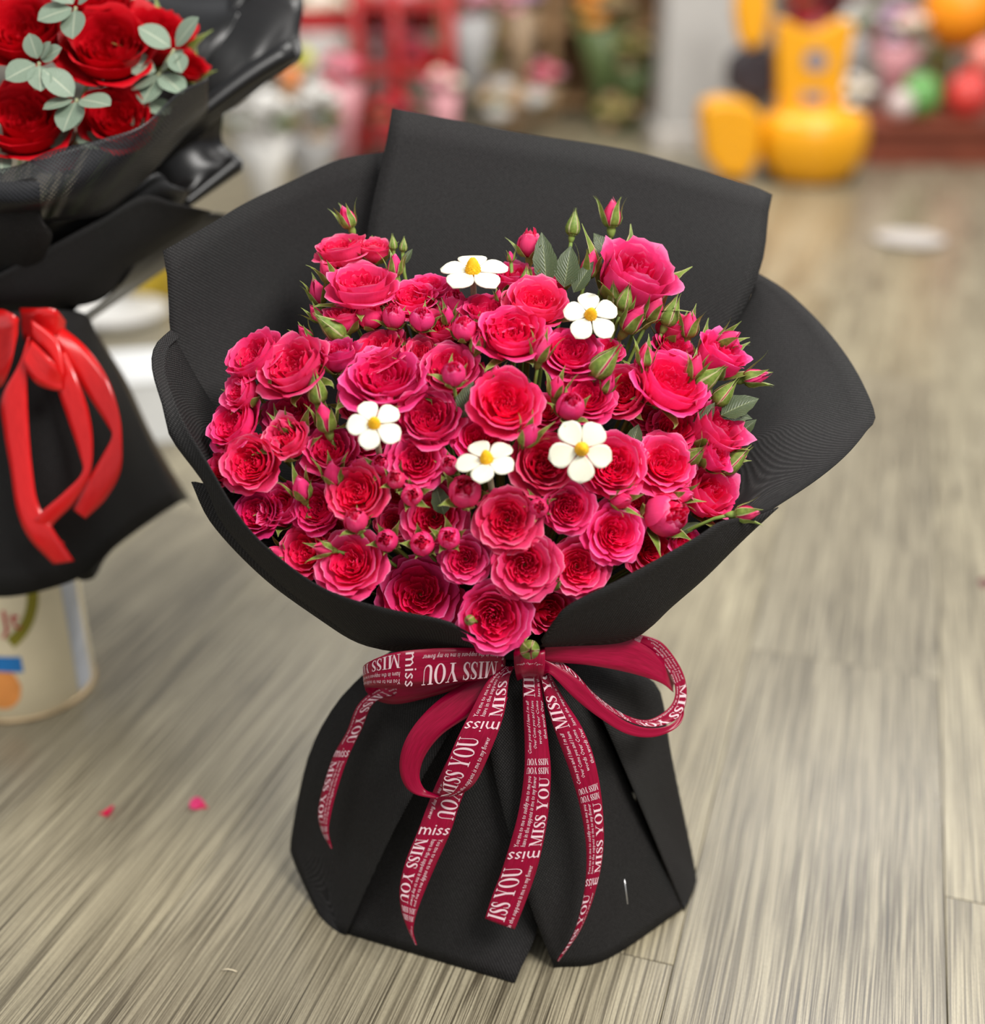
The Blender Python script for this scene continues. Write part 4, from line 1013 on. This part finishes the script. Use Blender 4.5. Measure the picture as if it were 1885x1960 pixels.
for k in range(18):
    a0, a1 = math.radians(-62+k*5), math.radians(-57+k*5)
    f_ = lambda a, r: (-0.005+r*math.cos(a), 0.185+r*1.15*math.sin(a))
    arc.append([f_(a0, 0.062), f_(a1, 0.062), f_(a1, 0.076), f_(a0, 0.076)])
tin_poly('olive_band', arc, M_OL)
tin_poly('blue_banner', [[(-0.06+0.008*k, 0.082-0.0009*k*k*0.08), (-0.052+0.008*k, 0.082-0.0009*(k+1)**2*0.08), (-0.052+0.008*k, 0.104-0.0009*(k+1)**2*0.08), (-0.06+0.008*k, 0.104-0.0009*k*k*0.08)] for k in range(12)], M_BL, 0.0008)
tin_poly('orange_fruit', [[(0.006+0.004*a, 0.052+0.03*math.sqrt(max(0, 1-(a/6)**2))*b0), (0.006+0.004*(a+1), 0.052+0.03*math.sqrt(max(0, 1-((a+1)/6)**2))*b0),
                           (0.006+0.004*(a+1), 0.052+0.03*math.sqrt(max(0, 1-((a+1)/6)**2))*b1), (0.006+0.004*a, 0.052+0.03*math.sqrt(max(0, 1-(a/6)**2))*b1)]
                          for a in range(-6, 6) for b0, b1 in ((-1, 0), (0, 1))], M_ORP)
gv, gf, gw = sans('Jt')
part('red_lettering', [on_tin(0.020+x*0.026, 0.132+y*0.030, 0.0009) for x, y in gv], gf, M_RD, tin, smooth_=False)
tin_poly('side_panel', [[(0.102+0.008*k, 0.012), (0.110+0.008*k, 0.012), (0.110+0.008*k, 0.2), (0.102+0.008*k, 0.2)] for k in range(4)], plain('pale_blue_print', (0.62, 0.64, 0.68), 0.4))

# ------------------------------------------------------------------ petals and bits on the floor
def fallen(u, v, ln, ang, mat, name, lab, cat):
    P = ground(u, v); r = random.Random(int(u)); V, F, uv = petal_geo([(0.05, 0), (0.5, 0.03), (0.9, 0.10), (1.1, 0.22), (1.25, 0.42)], 0, 0.55, r)
    R = Matrix.Rotation(ang, 3, 'Z'); s = ln/FPX*depth(P)/1.2
    V = [R @ ((a-Vector((0.6, 0, 0)))*s) for a in V]; zm = min(a.z for a in V)
    V = [a+P+Vector((0, 0, 0.0005-zm)) for a in V]
    o = part(name, V, F, mat, uv=uv); origin_to(o, P); return tag(o, lab, cat, 'fallen petals on the floor')
fallen(201, 1557, 30, 0.1, M_PETAL, 'fallen_petal', 'small pink petal on the floor, the left of two', 'petal')
fallen(386, 1544, 34, 2.8, M_OUTER, 'fallen_petal', 'curled pink petal on the floor nearer the bouquet skirt', 'petal')
fallen(1884, 1122, 24, 1.2, plain('dried_petal', (0.10, 0.008, 0.015), 0.6), 'fallen_petal', 'dark red petal at the right edge of the photo', 'petal')
th = MB().tube([ground(424, 1857, .001), ground(436, 1855, .003), ground(446, 1857, .002), ground(453, 1860, .001)], 0.0006, 5).part('thread', plain('pale_thread', (0.7, 0.6, 0.42), 0.6))
origin_to(th, ground(436, 1856)); tag(th, 'short pale thread lying on the planks left of the skirt', 'thread')

# ------------------------------------------------------------------ the shop behind
M_WALL = plain('shop_wall', (0.42, 0.37, 0.31), 0.7, 0.2, var=0.08, scale=2)
wl = MB().box((0.6, 8.1, 1.4), (13, 0.1, 2.8)).part('wall_back', M_WALL, smooth_=False); tag(wl, 'back wall of the flower shop', 'wall', kind='structure')
M_BROWN = plain('red_brown_wood', (0.20, 0.045, 0.022), 0.4, 0.4, scale=6)
M_BROWN2 = plain('mid_brown_wood', (0.34, 0.20, 0.095), 0.5, 0.3, scale=5)
M_GREY = plain('grey_plaster', (0.40, 0.385, 0.36), 0.6, 0.3, var=0.06)
def boxthing(name, parts_, label, cat, base, bevel=0.006):
    t = thing(name, base, label, cat)
    for nm, c, d, m in parts_: MB().box(c, d).part(nm, m, t, smooth_=False, bevel=bevel)
    return t
# display plinth at right
px0 = ground(1655, 318).x; py = ground(1750, 318).y
boxthing('display_plinth', [('plinth_body', (px0+1.1, py+0.4, 0.07), (2.2, 0.8, 0.14), M_BROWN), ('plinth_top', (px0+1.1, py+0.39, 0.155), (2.24, 0.84, 0.03), M_BROWN)],
         'low red brown wooden display plinth along the back right', 'plinth', (px0+1.1, py+0.4, 0))
# pillar
gx0, gx1 = at(1268, 200, 5.45).x, at(1418, 200, 5.45).x
boxthing('shop_pillar', [('pillar_shaft', ((gx0+gx1)/2, 5.62, 1.35), (gx1-gx0, 0.34, 2.5), M_GREY), ('pillar_base', ((gx0+gx1)/2, 5.62, 0.05), (gx1-gx0+0.05, 0.39, 0.1), plain('pale_tile', (0.5, 0.47, 0.43), 0.4))],
         'plain grey square pillar left of the yellow toy digger', 'pillar', ((gx0+gx1)/2, 5.62, 0))
# brown shelf unit behind
bx0, bx1 = at(850, 150, 6.6).x, at(1262, 150, 6.6).x; bm = (bx0+bx1)/2; bw = bx1-bx0
sh = thing('flower_shelf', (bm, 6.8, 0), 'brown wooden shelf unit with flowers behind the bouquet', 'shelf')
MB().box((bm, 7.0, 0.55), (bw, 0.03, 1.1)).part('back_panel', M_BROWN2, sh, smooth_=False)
for x in (bx0, bm, bx1): MB().box((x, 6.8, 0.55), (0.05, 0.42, 1.1)).part('upright', M_BROWN2, sh, smooth_=False)
for z in (0.06, 0.42, 0.85): MB().box((bm, 6.8, z), (bw-0.03, 0.40, 0.035)).part('shelf_board', M_BROWN2, sh, smooth_=False)
# red rack
M_RACK = plain('red_enamel', (0.42, 0.02, 0.02), 0.35, 0.5)
rx0, rx1 = at(690, 250, 5.0).x, at(860, 250, 5.0).x
rk = thing('red_rack', ((rx0+rx1)/2, 5.15, 0), 'red metal rack with pink and red flowers, behind the left paper sheet', 'rack')
for x in (rx0, rx0+0.15, rx1):
    for y in (5.0, 5.3): MB().tube([(x, y, 0), (x, y, 0.85)], 0.022, 8).part('post', M_RACK, rk)
for z in (0.12, 0.38, 0.62): MB().box(((rx0+rx1)/2, 5.15, z), (rx1-rx0+0.04, 0.34, 0.035)).part('shelf_board', M_RACK, rk, smooth_=False)
MB().box(((rx0+rx1)/2-0.25, 5.32, 0.54), (0.75, 0.02, 0.09)).part('sign_board', M_RACK, rk, smooth_=False)

def fmat(name, c): return plain(name, c, 0.6, 0.2, var=0.35, scale=30)
FM = {'pink': fmat('pale_pink_blossom', (0.62, 0.25, 0.30)), 'rose': fmat('rose_blossom', (0.60, 0.08, 0.13)), 'red': fmat('red_blossom', (0.42, 0.015, 0.02)), 'cream': fmat('cream_blossom', (0.72, 0.62, 0.48)),
      'white': fmat('white_blossom', (0.70, 0.68, 0.64)), 'lilac': fmat('lilac_blossom', (0.42, 0.27, 0.38)), 'orange': fmat('orange_blossom', (0.85, 0.28, 0.04)), 'olive': fmat('olive_blossom', (0.28, 0.24, 0.07)),
      'silver': fmat('silver_dried_blossom', (0.42, 0.40, 0.37)), 'tan': fmat('tan_blossom', (0.34, 0.22, 0.12)), 'wine': fmat('wine_blossom', (0.16, 0.02, 0.03)), 'green': fmat('pale_green_blossom', (0.30, 0.34, 0.24))}
M_WRAPS = {k: plain('wrap_'+k, c, 0.4, 0.4) for k, c in dict(white=(0.62, 0.60, 0.56), tan=(0.32, 0.22, 0.13), pink=(0.55, 0.25, 0.27), grey=(0.34, 0.33, 0.32), green=(0.12, 0.17, 0.06), red=(0.35, 0.03, 0.03)).items()}
M_BGLEAF = plain('background_leaf', (0.09, 0.12, 0.035), 0.5)
rbg = random.Random(8)
def blossom(c, r, mat, parent):
    mb = MB().ball(c, r*0.72, 9, 6, lump=0.12, rnd=rbg)
    for k in range(7):
        a = k*0.8976; mb.ball(Vector(c)+Vector((math.cos(a), math.sin(a), 0.15*(-1)**k))*r*0.55, r*0.5, 7, 5, (1, 1, 0.8), 0.1, rbg)
    return mb.part('blossom', mat, parent)
def bunch(u, v, y, wpx, hpx, cols, wrap, lab, base_z=None, n=9):
    """a wrapped bunch: picture centre of its blossoms, distance, size in pixels"""
    P = at(u, v, y); s = depth(P)/FPX; R = wpx*s/2; H = hpx*s/2
    bz = (0.078 if 6.58 < y < 7.05 and bx0 < P.x < bx1 else 0.0) if base_z is None else base_z
    t = thing('flower_bunch', (P.x, y, bz), lab, 'flowers', 'flower bunches at the back of the shop')
    MB().lathe((P.x, y, bz), [(R*0.35, 0.0), (R*0.45, (P.z-bz)*0.5), (R*0.9, max(0.02, P.z-bz-H*0.2)), (R*0.86, max(0.021, P.z-bz-H*0.2))], 14).part('wrap', M_WRAPS[wrap], t)
    for k in range(n):
        a = k*2.4; q = math.sqrt((k+0.5)/n)
        c = (P.x+math.cos(a)*R*q*0.85, y+math.sin(a)*R*q*0.6, P.z+H*(0.75*(1-q*q))+H*0.3*math.sin(k*1.7))
        blossom(c, R*1.0/math.sqrt(n)*1.1, FM[cols[k % len(cols)]], t)
    for k in range(5):
        a = k*1.257+0.5; c = Vector((P.x, y, P.z)); d = Vector((math.cos(a), math.sin(a)*0.6, 0.25))
        MB().ball(c+d*R*0.85, R*0.3, 6, 4, (1, 0.5, 0.6)).part('leaf', M_BGLEAF, t)
    return t
BUNCH = [
 (500, 250, 4.1, 130, 170, ['white', 'silver', 'white'], 'white', 'white and silver dried flower bunch beside the left wrapper', 0, 12),
 (590, 240, 4.3, 130, 190, ['silver', 'tan', 'white'], 'grey', 'grey dried flower bunch between white bunch and red rack', 0, 12),
 (655, 150, 4.9, 90, 80, ['pink', 'rose'], 'pink', 'pale pink bunch at the left of the red rack', None, 8),
 (600, 45, 5.6, 150, 120, ['white', 'green', 'cream'], 'white', 'pale green white bunch at the top left of centre', None, 10),
 (735, 40, 5.5, 110, 110, ['cream', 'green', 'white'], 'grey', 'cream bunch above the red rack', None, 9),
 (760, 90, 5.15, 90, 70, ['pink', 'rose'], 'pink', 'pink bunch on the top shelf of the red rack', 0.64, 8),
 (815, 130, 5.12, 100, 80, ['red', 'rose', 'red'], 'red', 'deep red bunch on the right of the red rack', 0.40, 9),
 (850, 170, 4.85, 70, 60, ['pink', 'cream'], 'pink', 'small pale pink bunch in front of the red rack', None, 7),
 (760, 230, 4.8, 100, 90, ['red', 'red', 'wine'], 'red', 'red bunch low in front of the rack posts', None, 9),
 (905, 20, 6.2, 100, 90, ['lilac', 'wine', 'pink'], 'grey', 'lilac and wine bunch at the top of the brown shelf', None, 9),
 (1000, 10, 6.3, 80, 70, ['pink', 'pink', 'lilac'], 'tan', 'pale pink bunch on the brown shelf top', None, 8),
 (960, 110, 6.5, 110, 100, ['tan', 'olive'], 'tan', 'tan dried bunch on the left half of the brown shelf', None, 9),
 (1045, 155, 6.2, 70, 60, ['rose', 'pink'], 'tan', 'small rose pink bunch in the middle of the brown shelf', None, 8),
 (1160, 40, 6.4, 130, 110, ['olive', 'orange', 'tan'], 'green', 'olive and orange bunch on the right of the brown shelf', None, 10),
 (1215, 120, 6.3, 90, 110, ['olive', 'tan'], 'green', 'olive green bunch beside the grey pillar', None, 9),
 (1180, 230, 6.0, 90, 80, ['olive', 'tan'], 'green', 'low olive bunch in front of the brown shelf', 0, 8),
 (980, 210, 5.9, 150, 80, ['tan', 'silver'], 'tan', 'low beige bunch just above the back paper sheet', 0, 9),
 (1640, 60, 5.75, 80, 90, ['silver', 'white', 'green'], 'grey', 'grey white bunch behind the yellow toy digger', 0.17, 9),
 (1720, 75, 5.5, 110, 110, ['pink', 'lilac', 'cream'], 'pink', 'pink and lilac bunch on the right plinth', 0.17, 10),
 (1560, 15, 6.4, 140, 80, ['wine', 'red', 'wine'], 'red', 'dark wine red bunch behind the top of the toy digger', None, 9),
 (1640, 190, 5.45, 70, 80, ['cream', 'white'], 'white', 'cream bunch on the plinth just right of the toy digger', 0.17, 8),
 (1820, 130, 5.75, 120, 90, ['tan', 'olive', 'cream'], 'tan', 'tan bunch on the plinth under the orange balloon', 0.17, 9),
]
for b in BUNCH: bunch(*b[:8], base_z=b[8], n=b[9])
M_STICK = plain('white_stick', (0.6, 0.6, 0.58), 0.4)
def balloon(u, v, y, wpx, col, lab, name='balloon', cat='balloon', z0=None, rough=0.3):
    P = at(u, v, y); r = wpx/2/FPX*depth(P); m = plain(name+'_skin', col, rough, 0.5, var=0.05)
    if z0 is not None: P.z = z0+r*1.05
    t = thing(name, (P.x, y, P.z-r*1.05), lab, cat, 'coloured balls on the plinth' if name == 'ball' else None)
    MB().lathe((P.x, y, P.z), [(r*math.sin(math.pi*k/14)*(1+0.06*math.cos(math.pi*k/14)), -r*1.05*math.cos(math.pi*k/14)) for k in range(15)], 24).part('skin', m, t)
    if P.z-r*1.05 > 0.25:
        MB().tube([(P.x, y, P.z-r*1.1), (P.x, y, 0.0 if y < 5 else 0.17)], 0.005, 6).part('stick', M_STICK, t)
    MB().lathe((P.x, y, P.z-r*1.05), [(r*0.12, -r*0.06), (r*0.04, 0.0), (r*0.10, r*0.05)], 10).part('knot', m, t)
    return t
balloon(1840, 35, 5.5, 150, (0.90, 0.30, 0.01), 'big orange balloon at the top right corner', z0=0.42)
balloon(1760, 188, 5.25, 78, (0.12, 0.33, 0.08), 'green ball on the red brown plinth', 'ball', 'ball', 0.172)
balloon(1852, 190, 5.25, 84, (0.62, 0.05, 0.04), 'red ball on the plinth at the right edge', 'ball', 'ball', 0.172)
balloon(1718, 236, 5.2, 52, (0.60, 0.50, 0.47), 'small pale ball at the front of the plinth', 'ball', 'ball', 0.172)
balloon(1890, 75, 5.25, 56, (0.80, 0.25, 0.20), 'salmon ball at the right edge under the orange balloon', 'ball', 'ball', 0.35)
balloon(582, 112, 4.4, 36, (0.50, 0.50, 0.02), 'lime yellow ball beside the black left wrap', 'lime_ball', 'ball')
balloon(556, 148, 4.3, 40, (0.80, 0.25, 0.06), 'orange ball at the tip of the black left wrap', 'orange_ball', 'ball')

# ------------------------------------------------------------------ yellow ride-on toy digger
TY0 = ground(1550, 360).y+0.15; Ts = depth(Vector((1.2, TY0, 0.25)))/FPX
toy = thing('toy_digger', (at(1550, 300, TY0).x, TY0, 0), 'yellow plastic ride-on toy digger standing in front of the plinth', 'toy')
M_TOY = plain('yellow_plastic', (0.80, 0.35, 0.004), 0.32, 0.5, var=0.05); M_TDK = plain('dark_plastic', (0.03, 0.022, 0.028), 0.5, 0.4); M_TYR = plain('black_tyre', (0.012, 0.012, 0.012), 0.7)
M_TGR = plain('grey_sticker', (0.22, 0.21, 0.25), 0.4)
def tp(u, v, dy=0.0): return at(u, v, TY0+dy)
c = tp(1552, 285); MB().lathe(c, [(0.09, -0.125), (0.15, -0.105), (0.19, -0.05), (0.208, 0.02), (0.205, 0.09), (0.18, 0.135), (0.12, 0.15)], 28, (1.0, 0.85)).part('tub_body', M_TOY, toy)
def plate(name, outline, dy, thick, mat, bev=0.008):
    F0 = [tp(u, v, dy) for u, v in outline]; B0 = [p+Vector((0, thick, 0)) for p in F0]; n = len(F0)
    return part(name, F0+B0, [list(range(n)), list(range(2*n-1, n-1, -1))]+[[i, (i+1) % n, n+(i+1) % n, n+i][::-1] for i in range(n)], mat, toy, smooth_=False, bevel=bev)
plate('seat_back', [(1492, 215), (1488, 60), (1486, 38), (1508, 40), (1540, 58), (1575, 60), (1610, 38), (1638, 42), (1632, 80), (1618, 140), (1614, 232), (1490, 232)], -0.06, 0.09, M_TOY)
plate('emblem', [(1562+22*math.cos(k*.52), 116+22*math.sin(k*.52)) for k in range(12)], -0.066, 0.005, M_TGR, 0)
plate('badge', [(1535, 176), (1578, 176), (1578, 198), (1535, 198)], -0.066, 0.005, M_TGR, 0)
plate('front_scoop', [(1345, 235), (1350, 200), (1385, 190), (1440, 198), (1462, 225), (1455, 300), (1430, 345), (1380, 338), (1352, 300)], -0.10, 0.16, M_TOY, 0.02)
plate('boom_arm', [(1408, 20), (1415, -40), (1470, -40), (1476, 20), (1466, 80), (1440, 98), (1416, 80)], -0.04, 0.08, M_TOY, 0.02)
plate('seat', [(1402, 178), (1408, 120), (1440, 95), (1490, 95), (1494, 185), (1440, 195)], 0.0, 0.22, M_TDK, 0.02)
plate('steering_column', [(1440, 210), (1436, 90), (1458, 80), (1466, 205)], 0.02, 0.05, M_TDK, 0.006)
for (u, dy) in ((1480, -0.02), (1615, -0.02), (1500, 0.26), (1610, 0.26), (1400, 0.0)):
    x = tp(u, 330, dy).x
    MB().lathe((x, TY0+dy, 0.06), [(0.02, -0.03), (0.052, -0.03), (0.06, -0.02), (0.06, 0.02), (0.052, 0.03), (0.02, 0.03)], 18, M=Matrix.Rotation(math.pi/2, 3, 'Y')).part('wheel', M_TYR, toy)
MB().box((tp(1550, 330).x, TY0+0.12, 0.09), (0.3, 0.32, 0.05)).part('chassis', M_TDK, toy, smooth_=False, bevel=0.01)

# ------------------------------------------------------------------ low things on the floor further back
P = ground(292, 858)
bxw = thing('white_carton', (P.x-0.02, P.y+0.12, 0), 'white carton on the floor behind the red bouquet skirt', 'carton')
M_CARD = plain('white_card', (0.72, 0.72, 0.70), 0.5, 0.3, var=0.03)
MB().box((P.x-0.02, P.y+0.12, 0.06), (0.17, 0.2, 0.12), 0.25).part('carton_body', M_CARD, bxw, smooth_=False, bevel=0.003)
MB().box((P.x-0.02, P.y+0.12, 0.123), (0.176, 0.206, 0.008), 0.25).part('carton_lid', M_CARD, bxw, smooth_=False, bevel=0.002)
P = ground(1740, 462)
d1 = MB().lathe((P.x, P.y, 0), [(0.06, 0.001), (0.085, 0.003), (0.105, 0.010), (0.108, 0.012), (0.103, 0.012), (0.083, 0.006), (0.01, 0.004)], 28).part('white_dish', plain('white_dish_glaze', (0.50, 0.47, 0.44), 0.3, 0.5, var=0.03))
origin_to(d1, P); tag(d1, 'shallow white dish on the floor at right, in front of the plinth', 'dish')
P = ground(292, 575)
yb = MB().lathe((P.x, P.y, 0), [(0.05, 0.002), (0.062, 0.006), (0.075, 0.11), (0.078, 0.115), (0.07, 0.115), (0.055, 0.02)], 22).part('yellow_pot', plain('yellow_pot_plastic', (0.55, 0.38, 0.03), 0.4, 0.4))
origin_to(yb, P); tag(yb, 'small mustard yellow pot between the two bouquets', 'pot')
P = ground(222, 615)
d2 = MB().lathe((P.x, P.y, 0), [(0.07, 0.001), (0.10, 0.004), (0.13, 0.03), (0.128, 0.033), (0.095, 0.01), (0.01, 0.007)], 28).part('white_dish', plain('white_dish_glaze_b', (0.70, 0.68, 0.64), 0.3, 0.5, var=0.03))
origin_to(d2, P); tag(d2, 'white dish on the floor just behind the red ribbon', 'dish')
